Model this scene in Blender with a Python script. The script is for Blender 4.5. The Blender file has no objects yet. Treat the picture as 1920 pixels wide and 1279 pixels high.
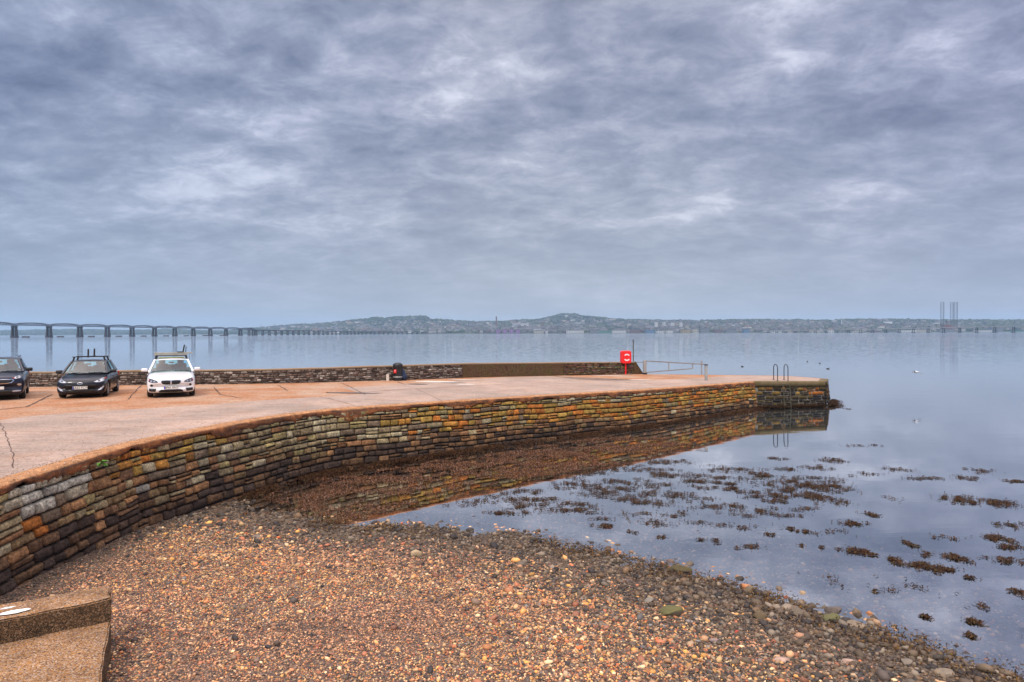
import bpy, bmesh, math, random
import numpy as np
from math import radians as R, sin, cos, pi
from mathutils import Vector, Matrix
from mathutils.bvhtree import BVHTree
random.seed(7); rng = np.random.default_rng(7)
C = bpy.context.scene.collection
S = bpy.context.scene

# ------------------------------------------------------------------ camera
CAMZ = 4.65
cd = bpy.data.cameras.new('camera'); cd.lens = 24; cd.sensor_width = 36
cd.clip_start = 0.1; cd.clip_end = 30000
cam = bpy.data.objects.new('camera', cd); C.objects.link(cam)
CM = Matrix.Translation((0, 0, CAMZ)) @ Matrix.Rotation(R(90 - 0.685), 4, 'X') @ Matrix.Rotation(R(-0.212), 4, 'Z')
cam.matrix_world = CM; S.camera = cam
# ------------------------------------------------------------------ exposure
S.view_settings.view_transform = 'Standard'; S.view_settings.look = 'None'
S.view_settings.exposure = 0.3; S.view_settings.gamma = 1
S.cycles.use_denoising = True
S.cycles.max_bounces = 6; S.cycles.volume_bounces = 1; S.cycles.transparent_max_bounces = 12
S.cycles.caustics_reflective = False; S.cycles.caustics_refractive = False
SUN_EL, SUN_AZ = 48, 200      # degrees; azimuth clockwise from +Y (north): behind the camera
# ------------------------------------------------------------------ world: overcast sky
W = bpy.data.worlds.new('World'); S.world = W; W.use_nodes = True
def nt_tools(nt):
    N, L = nt.nodes, nt.links
    def nd(t, **k):
        n = N.new(t)
        for a, b in k.items():
            if a.startswith('i_'): n.inputs[a[2:].replace('_', ' ')].default_value = b
            else: setattr(n, a, b)
        return n
    def mth(op, a, b=None, c=None, clamp=False):
        n = N.new('ShaderNodeMath'); n.operation = op; n.use_clamp = clamp
        for i, v in enumerate((a, b, c)):
            if v is None: continue
            if isinstance(v, (int, float)): n.inputs[i].default_value = v
            else: L.new(v, n.inputs[i])
        return n.outputs[0]
    def mix(f, a, b, mode='MIX'):
        n = N.new('ShaderNodeMix'); n.data_type = 'RGBA'; n.blend_type = mode
        for i, v in ((0, f), (6, a), (7, b)):
            if isinstance(v, (int, float)): n.inputs[i].default_value = v
            elif isinstance(v, tuple): n.inputs[i].default_value = (*v[:3], 1)
            else: L.new(v, n.inputs[i])
        return n.outputs[2]
    def ramp(f, stops, interp='LINEAR'):
        n = N.new('ShaderNodeValToRGB'); n.color_ramp.interpolation = interp
        e = n.color_ramp.elements
        while len(e) < len(stops): e.new(0.5)
        for q, (p, c) in zip(e, stops):
            q.position = p; q.color = (*c, 1) if isinstance(c, tuple) else (c, c, c, 1)
        L.new(f, n.inputs[0]); return n.outputs[0]
    def noise(vec, scale, detail=4, rough=.5, dist=0.0, out=0):
        n = N.new('ShaderNodeTexNoise'); n.inputs['Scale'].default_value = scale
        n.inputs['Detail'].default_value = detail; n.inputs['Roughness'].default_value = rough
        n.inputs['Distortion'].default_value = dist
        if vec is not None: L.new(vec, n.inputs['Vector'])
        return n.outputs[out]
    return N, L, nd, mth, mix, ramp, noise
def build_world():
    nt = W.node_tree; nt.nodes.clear()
    N, L, nd, mth, mix, ramp, noise = nt_tools(nt)
    tc = nd('ShaderNodeTexCoord'); sp = nd('ShaderNodeSeparateXYZ'); L.new(tc.outputs['Generated'], sp.inputs[0])
    x, y, z = sp.outputs
    zz = mth('ADD', mth('MAXIMUM', z, 0.0), 0.27)
    cb = nd('ShaderNodeCombineXYZ'); L.new(mth('DIVIDE', x, zz), cb.inputs[0]); L.new(mth('DIVIDE', y, zz), cb.inputs[1])
    mp = nd('ShaderNodeMapping'); L.new(cb.outputs[0], mp.inputs[0])
    mp.inputs['Location'].default_value = (3.1, 7.7, 0); mp.inputs['Rotation'].default_value = (0, 0, R(12)); mp.inputs['Scale'].default_value = (.95, 1.15, 1)
    v = mp.outputs[0]
    n1 = noise(v, 2.3, 10, .62, .1)
    n2 = noise(v, 0.9, 3, .5, .2)
    n3 = noise(v, 7.5, 9, .62, .4)
    f = mth('ADD', mth('ADD', mth('MULTIPLY', n1, .56), mth('MULTIPLY', n2, .30)), mth('MULTIPLY', n3, .30))
    # flatter and paler towards the horizon
    hz = mth('SUBTRACT', 1.0, mth('MULTIPLY', mth('MAXIMUM', z, 0.0), 7.0), clamp=True)
    f = mth('ADD', mth('MULTIPLY', f, mth('SUBTRACT', 1.0, mth('MULTIPLY', hz, .55))), mth('MULTIPLY', hz, .30))
    col = ramp(f, [(.42, (.13, .152, .225)), (.50, (.20, .228, .315)), (.568, (.288, .318, .41)), (.63, (.41, .435, .53)), (.71, (.70, .715, .80))])
    sky = nd('ShaderNodeTexSky', sky_type='NISHITA', sun_disc=False, sun_elevation=R(SUN_EL), sun_rotation=R(SUN_AZ))
    col = mix(mth('MULTIPLY', mth('SUBTRACT', 1.0, mth('MULTIPLY', mth('MAXIMUM', z, 0.0), 3.4), clamp=True), .75), col, (.44, .47, .515))
    col = mix(1.0, col, (.86, .865, .90), 'MULTIPLY')
    gap = mth('MULTIPLY', mth('SUBTRACT', 1.0, f, clamp=True), 0.012)
    skyc = mix(1.0, col, mix(1.0, sky.outputs[0], mixc(nd, gap, L), 'MULTIPLY'), 'ADD')
    # left of the view a bluer, darker bank; overhead (out of frame) brightness and warmth are added to light the ground
    left = mth('MULTIPLY', mth('ADD', mth('MULTIPLY', x, -1.0), -.05), .9, clamp=True)
    skyc = mix(left, skyc, (.64, .78, .96), 'MULTIPLY')
    right = mth('MULTIPLY', mth('ADD', x, -.22), 1.3, clamp=True)
    skyc = mix(right, skyc, (.76, .77, .92), 'MULTIPLY')
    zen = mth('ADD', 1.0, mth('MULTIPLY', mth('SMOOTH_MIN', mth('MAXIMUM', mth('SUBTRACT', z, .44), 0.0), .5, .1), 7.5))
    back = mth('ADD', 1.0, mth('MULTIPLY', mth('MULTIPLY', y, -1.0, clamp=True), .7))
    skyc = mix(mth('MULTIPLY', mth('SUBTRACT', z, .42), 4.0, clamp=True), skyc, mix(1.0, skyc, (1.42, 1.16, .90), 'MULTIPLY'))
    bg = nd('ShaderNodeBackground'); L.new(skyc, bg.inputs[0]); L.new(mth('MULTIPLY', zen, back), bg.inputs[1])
    o = nd('ShaderNodeOutputWorld'); L.new(bg.outputs[0], o.inputs[0])
def mixc(nd, val, L):
    c = nd('ShaderNodeCombineXYZ')
    for i in range(3): L.new(val, c.inputs[i])
    return c.outputs[0]
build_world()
# ------------------------------------------------------------------ sun (overcast: weak and broad)
sl = bpy.data.lights.new('sun', 'SUN'); sl.energy = 1.5; sl.angle = R(10); sl.color = (1, .93, .82)
so = bpy.data.objects.new('sun', sl); C.objects.link(so)
sd = Vector((sin(R(SUN_AZ)) * cos(R(SUN_EL)), cos(R(SUN_AZ)) * cos(R(SUN_EL)), sin(R(SUN_EL))))
so.rotation_euler = sd.to_track_quat('Z', 'Y').to_euler()

# ------------------------------------------------------------------ helpers
def tag(o, label=None, cat=None, group=None, kind=None):
    if label: o['label'] = label
    if cat: o['category'] = cat
    if group: o['group'] = group
    if kind: o['kind'] = kind
    return o
def empty(name, loc, rz=0):
    o = bpy.data.objects.new(name, None); C.objects.link(o); o.location = loc; o.rotation_euler = (0, 0, rz)
    o.empty_display_size = .2
    return o
def mk(name, v, f, m, parent=None, col=None, smooth=False):
    me = bpy.data.meshes.new(name); v = np.asarray(v, dtype=np.float32)
    if isinstance(f, np.ndarray):
        nf, k = f.shape
        me.vertices.add(len(v)); me.vertices.foreach_set('co', v.ravel())
        me.loops.add(nf * k); me.loops.foreach_set('vertex_index', f.astype(np.int32).ravel())
        me.polygons.add(nf); me.polygons.foreach_set('loop_start', np.arange(0, nf * k, k, dtype=np.int32))
        me.update(calc_edges=True)
    else:
        me.from_pydata(v.tolist(), [], f)
    if smooth: me.polygons.foreach_set('use_smooth', np.ones(len(me.polygons), dtype=bool))
    if col is not None:
        a = me.color_attributes.new('Col', 'FLOAT_COLOR', 'POINT')
        c = np.ones((len(v), 4), np.float32); c[:, :3] = col; a.data.foreach_set('color', c.ravel())
    if m is not None: me.materials.append(m)
    me.validate(); me.update()
    o = bpy.data.objects.new(name, me); C.objects.link(o)
    if parent is not None: o.parent = parent
    return o
class MB:
    def __init__(s): s.v = []; s.f = []
    def add(s, v, f):
        n = len(s.v); s.v += [tuple(p) for p in v]; s.f += [tuple(i + n for i in q) for q in f]; return s
    def box(s, c, d, rz=0, rx=0, ry=0, b=0.0):
        x, y, z = [q / 2 for q in d]
        M = Matrix.Translation(c) @ Matrix.Rotation(rz, 4, 'Z') @ Matrix.Rotation(ry, 4, 'Y') @ Matrix.Rotation(rx, 4, 'X')
        if b > 0:
            bm = bmesh.new(); bmesh.ops.create_cube(bm, size=1); bmesh.ops.scale(bm, vec=d, verts=bm.verts)
            bmesh.ops.bevel(bm, geom=bm.edges[:], offset=b, segments=2, affect='EDGES', profile=.6)
            vs = [M @ q.co for q in bm.verts]; fs = [[q.index for q in ff.verts] for ff in bm.faces]; bm.free()
            return s.add(vs, fs)
        P = [M @ Vector((a * x, bb * y, cc * z)) for a in (-1, 1) for bb in (-1, 1) for cc in (-1, 1)]
        return s.add(P, [(0, 1, 3, 2), (4, 6, 7, 5), (0, 4, 5, 1), (2, 3, 7, 6), (0, 2, 6, 4), (1, 5, 7, 3)])
    def tube(s, pts, r, n=8, cap=True):
        pts = [Vector(p) for p in pts]; rr = r if isinstance(r, (list, tuple)) else [r] * len(pts); V = []
        up = None
        for i, p in enumerate(pts):
            t = (pts[min(i + 1, len(pts) - 1)] - pts[max(i - 1, 0)]).normalized()
            if up is None: up = t.orthogonal().normalized()
            up = (up - t * up.dot(t)).normalized(); w = t.cross(up)
            V += [p + (up * cos(2 * pi * k / n) + w * sin(2 * pi * k / n)) * rr[i] for k in range(n)]
        F = [(i * n + k, i * n + (k + 1) % n, (i + 1) * n + (k + 1) % n, (i + 1) * n + k) for i in range(len(pts) - 1) for k in range(n)]
        if cap: F += [tuple(range(n))[::-1], tuple((len(pts) - 1) * n + k for k in range(n))]
        return s.add(V, F)
    def bar(s, a, b, w, h=None):
        a = Vector(a); b = Vector(b); h = h or w; t = (b - a); L = t.length; q = t.to_track_quat('X', 'Z').to_matrix().to_4x4()
        M = Matrix.Translation((a + b) / 2) @ q
        P = [M @ Vector((i * L / 2, j * w / 2, k * h / 2)) for i in (-1, 1) for j in (-1, 1) for k in (-1, 1)]
        return s.add(P, [(0, 1, 3, 2), (4, 6, 7, 5), (0, 4, 5, 1), (2, 3, 7, 6), (0, 2, 6, 4), (1, 5, 7, 3)])
    def lathe(s, prof, c=(0, 0, 0), n=20, axis='Z'):
        V = []
        for r, h in prof:
            for k in range(n):
                a = 2 * pi * k / n
                p = (r * cos(a), r * sin(a), h) if axis == 'Z' else (h, r * cos(a), r * sin(a))
                V.append((p[0] + c[0], p[1] + c[1], p[2] + c[2]))
        F = [(i * n + k, i * n + (k + 1) % n, (i + 1) * n + (k + 1) % n, (i + 1) * n + k) for i in range(len(prof) - 1) for k in range(n)]
        return s.add(V, F)
    def prism(s, poly, y0, y1):     # outline in (x,z), thickness along y
        n = len(poly); V = [(p[0], y0, p[1]) for p in poly] + [(p[0], y1, p[1]) for p in poly]
        return s.add(V, [tuple(range(n))[::-1], tuple(range(n, 2 * n))] + [(i, (i + 1) % n, n + (i + 1) % n, n + i) for i in range(n)])
    def build(s, name, m, parent=None, smooth=False, loc=None):
        o = mk(name, s.v, s.f, m, parent, smooth=smooth)
        bm = bmesh.new(); bm.from_mesh(o.data); bmesh.ops.recalc_face_normals(bm, faces=bm.faces); bm.to_mesh(o.data); bm.free()
        if loc is not None: o.location = loc
        return o
def subsurf(o, lv=2, apply=True):
    md = o.modifiers.new('s', 'SUBSURF'); md.levels = lv; md.render_levels = lv
    if apply: bake(o)
    o.data.polygons.foreach_set('use_smooth', np.ones(len(o.data.polygons), dtype=bool))
def bake(o):
    bpy.context.view_layer.update()
    dg = bpy.context.evaluated_depsgraph_get(); me = bpy.data.meshes.new_from_object(o.evaluated_get(dg))
    o.modifiers.clear(); o.data = me

# photo pixel -> point of the ground at height z (used once to survey the plan)
CR = CM.to_3x3()
def ray(px, py): return (CR @ Vector(((px - 960) / 1280, -(py - 639.5) / 1280, -1)))
def P(px, py, z=0.0):
    d = ray(px, py); t = (z - CAMZ) / d.z; return Vector((d.x * t, d.y * t, z))
def zdeck(x): return 2.04 - 0.02 * (max(min(x, 22), -8) + 5.5)
def PD(px, py, dz=0.0):
    z = 2.0
    for _ in range(20): p = P(px, py, z); z = zdeck(p.x)
    p.z = z + dz; return p
def at(px, Y):                     # x of the vertical plane through px at depth Y
    d = ray(px, 624); return d.x / d.y * Y
def zat(px, py, Y):
    d = ray(px, py); return CAMZ + d.z / d.y * Y

def catmull(pts, step):
    out = []; n = len(pts)
    for i in range(n - 1):
        p0, p1, p2, p3 = pts[max(i - 1, 0)], pts[i], pts[i + 1], pts[min(i + 2, n - 1)]
        m = max(2, int((p2 - p1).length / step))
        for k in range(m):
            t = k / m
            out.append(.5 * ((2 * p1) + (p2 - p0) * t + (2 * p0 - 5 * p1 + 4 * p2 - p3) * t * t + (3 * p1 - p0 - 3 * p2 + p3) * t ** 3))
    out.append(pts[-1]); return out
class Curve2:                      # arc-length plan curve, normal to its right-hand side
    def __init__(s, pts, step=.25, smooth=True):
        q = catmull([Vector((p[0], p[1])) for p in pts], step) if smooth else [Vector((p[0], p[1])) for p in pts]
        s.p = np.array([tuple(v) for v in q]); d = np.diff(s.p, axis=0); L = np.hypot(d[:, 0], d[:, 1])
        s.s = np.concatenate([[0], np.cumsum(L)]); s.L = s.s[-1]
    def at(s, t):
        t = np.asarray(t, float); x = np.interp(t, s.s, s.p[:, 0]); y = np.interp(t, s.s, s.p[:, 1])
        e = .15; a = np.clip(t - e, 0, s.L); b = np.clip(t + e, 0, s.L)
        tx = np.interp(b, s.s, s.p[:, 0]) - np.interp(a, s.s, s.p[:, 0]); ty = np.interp(b, s.s, s.p[:, 1]) - np.interp(a, s.s, s.p[:, 1])
        l = np.hypot(tx, ty) + 1e-9
        return x, y, ty / l, -tx / l
zdeck_np = lambda x: 2.04 - 0.02 * (np.clip(x, -8, 22) + 5.5)

def vnoise(x, y, seed=0, oct=3):   # cheap smooth value noise, 0..1
    r = np.random.default_rng(seed).random((64, 64)); out = 0; amp = 1; tot = 0
    x = np.asarray(x, float); y = np.asarray(y, float)
    for o in range(oct):
        xi = np.floor(x).astype(int); yi = np.floor(y).astype(int); fx = x - xi; fy = y - yi
        fx = fx * fx * (3 - 2 * fx); fy = fy * fy * (3 - 2 * fy)
        g = lambda a, b: r[a % 64, b % 64]
        out = out + amp * ((g(xi, yi) * (1 - fx) + g(xi + 1, yi) * fx) * (1 - fy) + (g(xi, yi + 1) * (1 - fx) + g(xi + 1, yi + 1) * fx) * fy)
        tot += amp; amp *= .5; x = x * 2.03 + 11.3; y = y * 2.03 + 5.1
    return out / tot

# ------------------------------------------------------------------ materials
def mat(name, c=(.5, .5, .5), rough=.6, metal=0., var=0., vscale=3., bump=0., bscale=20., attr=False, c2=None, detail=6, coat=0., spec=.5, fine=0., fscale=60.):
    m = bpy.data.materials.new(name); m.use_nodes = True
    N, L, nd, mth, mix, ramp, noise = nt_tools(m.node_tree); b = N['Principled BSDF']
    b.inputs['Roughness'].default_value = rough; b.inputs['Metallic'].default_value = metal
    b.inputs['Coat Weight'].default_value = coat; b.inputs['Specular IOR Level'].default_value = spec
    tc = nd('ShaderNodeTexCoord'); vec = tc.outputs['Object']
    col = None
    if attr: a = nd('ShaderNodeAttribute', attribute_name='Col'); col = a.outputs[0]
    if c2 is not None:
        n = noise(vec, vscale, detail, .6); col = mix(ramp(n, [(.38, 0.0), (.62, 1.0)]), col if col is not None else tuple(c), tuple(c2))
    if var > 0:
        n = noise(vec, vscale, detail, .65)
        col = mix(1.0, col if col is not None else tuple(c), ramp(n, [(.25, 1 - var), (.75, 1 + var)]), 'MULTIPLY')
    if fine > 0:
        n = noise(vec, fscale, 3, .7)
        col = mix(1.0, col if col is not None else tuple(c), ramp(n, [(.3, 1 - fine), (.7, 1 + fine)]), 'MULTIPLY')
    if col is None: b.inputs['Base Color'].default_value = (*c, 1)
    else: L.new(col, b.inputs['Base Color'])
    if bump > 0:
        n = noise(vec, bscale, 5, .65); bp = nd('ShaderNodeBump'); bp.inputs['Strength'].default_value = 1; bp.inputs['Distance'].default_value = bump
        L.new(n, bp.inputs['Height']); L.new(bp.outputs[0], b.inputs['Normal'])
    return m
def glass_mat(name, tint, k=1.0, ior=1.5):
    m = bpy.data.materials.new(name); m.use_nodes = True
    N, L, nd, mth, mix, ramp, noise = nt_tools(m.node_tree); N.remove(N['Principled BSDF'])
    t = nd('ShaderNodeBsdfTransparent'); t.inputs[0].default_value = (*tint, 1); g = nd('ShaderNodeBsdfGlossy'); g.inputs['Roughness'].default_value = .03
    fr = nd('ShaderNodeFresnel'); fr.inputs[0].default_value = ior
    mx = nd('ShaderNodeMixShader'); L.new(mth('ADD', mth('MULTIPLY', fr.outputs[0], k), .08, clamp=True), mx.inputs[0]); L.new(t.outputs[0], mx.inputs[1]); L.new(g.outputs[0], mx.inputs[2])
    L.new(mx.outputs[0], N['Material Output'].inputs[0]); return m
M = {}
M['stone'] = mat('weathered stone', rough=.88, attr=True, var=.6, vscale=5, bump=.03, bscale=17, fine=.6, fscale=21, spec=.3)
M['mortar'] = mat('dark joint', (.035, .03, .026), .95, var=.3)
M['mortar_pale'] = mat('pale mortar', (.20, .18, .155), .95, var=.6, vscale=5, bump=.01)
M['coping'] = mat('rusty aggregate concrete', rough=.92, attr=True, var=.45, vscale=6, bump=.03, bscale=26, fine=.55, fscale=38, spec=.2)
M['pebble'] = mat('pebbles', rough=.7, attr=True, fine=.15, fscale=90)
M['weed'] = mat('seaweed', rough=.7, attr=True, spec=.15)
M['rock'] = mat('shore rock', rough=.8, attr=True, var=.35, vscale=6, bump=.012, bscale=25)
M['black_paint'] = mat('black car paint', (.005, .006, .012), .3, coat=.35, spec=.35)
M['navy_paint'] = mat('dark blue grey car paint', (.014, .017, .035), .3, metal=.2, coat=.4, spec=.4)
M['white_paint'] = mat('white car paint', (.8, .8, .8), .3, coat=.8)
M['trim'] = mat('black plastic', (.012, .012, .013), .5)
M['rubber'] = mat('tyre rubber', (.015, .015, .015), .85)
M['alloy'] = mat('alloy', (.55, .56, .58), .3, metal=.8)
M['chrome'] = mat('chrome', (.75, .76, .78), .12, metal=1)
M['lamp'] = mat('lamp lens', (.55, .57, .6), .12, metal=.6, coat=1)
M['lamp_dark'] = mat('dark lamp lens', (.07, .075, .085), .08, metal=.4, coat=1)
M['red_lens'] = mat('amber lens', (.35, .06, .03), .2)
M['plate'] = mat('number plate', (.78, .78, .72), .4)
M['plate_blue'] = mat('plate band', (.01, .03, .6), .4)
M['ink'] = mat('black lettering', (.01, .01, .01), .5)
M['carglass'] = glass_mat('car glass', (.60, .92, .92), .55)
M['cabin'] = mat('cabin cloth', (.06, .065, .07), .85)
M['red'] = mat('red plastic', (.80, .012, .012), .4, var=.1, vscale=3)
M['galv'] = mat('galvanised steel', (.38, .38, .36), .5, metal=.5, var=.2, vscale=6)
M['pole'] = mat('weathered yellow pole', (.16, .14, .04), .7, c2=(.03, .03, .03), vscale=2)
M['dark_steel'] = mat('dark steel', (.025, .028, .04), .4, metal=.6)
M['bin'] = mat('black bin', (.012, .012, .014), .45)
M['cloth'] = mat('dark blue cloth', (.012, .028, .07), .8, var=.5, vscale=8)
M['white'] = mat('white plastic', (.8, .8, .78), .5)
M['timber'] = mat('pale board', (.36, .33, .24), .7, var=.25, vscale=8)
M['green_roof'] = mat('mossy roof film', (.30, .31, .05), .6)
M['sticker'] = mat('sticker', (.02, .35, .8), .5)
M['bridge'] = mat('bridge iron', (.045, .035, .05), .8)
M['pier'] = mat('bridge masonry', (.055, .045, .05), .9, var=.2, vscale=.1)
M['roadbridge'] = mat('bridge concrete', (.30, .30, .30), .9)
M['roadpier'] = mat('bridge pier concrete', (.06, .06, .065), .9)
M['rig'] = mat('rig steel', (.07, .055, .06), .7)
M['rig_blue'] = mat('rig hull', (.15, .06, .035), .7)
M['leaf'] = mat('fern leaf', (.10, .26, .02), .6)

# ------------------------------------------------------------------ the plan
inner_px = [(0, 911), (125, 871), (250, 833), (375, 807), (500, 784), (625, 768), (760, 758.5), (875, 750.5), (1000, 743), (1110, 736.5), (1220, 730), (1330, 722), (1415, 715.5)]
inner = [Vector((-6.9, 3.5)), Vector((-7.7, 5.6)), Vector((-8.3, 8.2))] + [PD(*p).to_2d() for p in inner_px]
IN = Curve2(inner)
K = PD(1415, 715.5); KR = PD(1548.5, 715.5); KF = PD(1545, 710.3)
outer_px = [(94, 725), (240, 722), (400, 720.5), (500, 719), (600, 717), (735, 713), (880, 708), (1000, 705.2), (1100, 703.2), (1205, 701.3)]
outer = [Vector((-45, 33)), Vector((-30, 33.2))] + [PD(*p).to_2d() for p in outer_px]
OUT = Curve2(outer)
far_px = [(1340, 703), (1440, 704), (1483, 705.2)]
FAR = [PD(*p).to_2d() for p in far_px] + [KF.to_2d()]
wl_px = [(1920, 1275), (1750, 1222), (1560, 1155), (1400, 1112), (1300, 1085), (1200, 1058), (1100, 1032), (1000, 1008), (900, 1001), (780, 992), (664, 990), (560, 970), (440, 948)]
WL = [Vector((14, 3.0)), Vector((9.5, 6.6))] + [P(*p).to_2d() for p in wl_px] + [Vector((-10, 20.2)), Vector((-18, 24))]
WLC = Curve2(WL, .2)
def shore_d(x, y):                 # signed distance to the waterline, + on land
    x = np.asarray(x, float).ravel(); y = np.asarray(y, float).ravel(); out = np.empty(len(x)); p = WLC.p[::2]
    a = p[:-1]; b = p[1:]; ab = b - a; l2 = (ab ** 2).sum(1)
    for i in range(0, len(x), 20000):
        q = np.stack([x[i:i + 20000], y[i:i + 20000]], 1)[:, None, :]
        t = np.clip(((q - a) * ab).sum(2) / l2, 0, 1); c = a + ab * t[..., None]; dd = q - c
        d2 = (dd ** 2).sum(2); k = d2.argmin(1); r = np.arange(len(k))
        cr = ab[k, 0] * dd[r, k, 1] - ab[k, 1] * dd[r, k, 0]
        out[i:i + 20000] = np.sqrt(d2[r, k]) * np.sign(cr)
    return out
_s = shore_d([0], [4])[0]
SG = 1 if _s > 0 else -1
def bz(x, y):
    x = np.asarray(x, float); sh = x.shape; d = SG * shore_d(x, y)
    xx = x.ravel(); yy = np.asarray(y, float).ravel()
    z = np.where(d > 0, .055 * np.minimum(d, 12), np.maximum(-.075 * -d, -2.6))
    z = z + (vnoise(xx * .9, yy * .9, 3) - .5) * .09 * np.clip(1 - abs(d) / 6, .25, 1) + (vnoise(xx * 4, yy * 4, 4, 2) - .5) * .03
    return z.reshape(sh), d.reshape(sh)

# ------------------------------------------------------------------ beach and sea bed: one sheet
def axis_pts(fine0, fine1, step, ext, n=14):
    a = np.arange(fine0, fine1 + 1e-6, step); g = np.geomspace(step, ext, n); g = g[g > step]
    return np.concatenate([fine0 - g[::-1], a, fine1 + g])
gx = axis_pts(-11, 16, .16, 9000, 22); gy = axis_pts(3, 30, .16, 9000, 22); gy = gy[gy > -400]
XX, YY = np.meshgrid(gx, gy); ZZ, DD = bz(XX, YY)
nx, ny = len(gx), len(gy); idx = np.arange(nx * ny).reshape(ny, nx)
F = np.stack([idx[:-1, :-1], idx[:-1, 1:], idx[1:, 1:], idx[1:, :-1]], -1).reshape(-1, 4)
wet = np.clip(1 - (DD + .3) / 1.6, 0, 1)[..., None]; deep = np.clip(-DD / 9, 0, 1)[..., None]
nz = vnoise(XX * .7, YY * .7, 9)[..., None]
colr = np.array([.10, .06, .04]) * (1 - wet) + np.array([.05, .036, .024]) * wet  # bed colour kept dark so the gaps between pebbles read as shaded
colr = colr * (1 - deep) + np.array([.03, .035, .03]) * deep  # bed darkened offshore in place of light absorbed by deeper water
pool_ = np.clip(1 - np.hypot((XX + 4) / 5.5, (YY - 21) / 5), 0, .6)[..., None] * 1.6; colr = colr * (1 - pool_) + np.array([.17, .085, .03]) * pool_
colr = colr * (.75 + .5 * nz)
def beach_mat():
    m = bpy.data.materials.new('shingle bed'); m.use_nodes = True
    N, L, nd, mth, mix, ramp, noise = nt_tools(m.node_tree); b = N['Principled BSDF']; b.inputs['Roughness'].default_value = .85
    tc = nd('ShaderNodeTexCoord'); a = nd('ShaderNodeAttribute', attribute_name='Col')
    v = nd('ShaderNodeTexVoronoi'); v.inputs['Scale'].default_value = 42; L.new(tc.outputs['Object'], v.inputs[0])
    c = ramp(v.outputs['Color'], [(0, .3), (.6, 1.2), (1, 3.2)]); col = mix(1.0, a.outputs[0], c, 'MULTIPLY')
    L.new(col, b.inputs['Base Color'])
    bp = nd('ShaderNodeBump'); bp.inputs['Distance'].default_value = .012; L.new(mth('MULTIPLY', v.outputs['Distance'], -1.0), bp.inputs['Height']); L.new(bp.outputs[0], b.inputs['Normal'])
    return m
beach = mk('beach', np.stack([XX, YY, ZZ], -1).reshape(-1, 3), F, beach_mat(), col=colr.reshape(-1, 3), smooth=True)
tag(beach, 'sloping shingle beach running down under the water', kind='structure')

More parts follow.
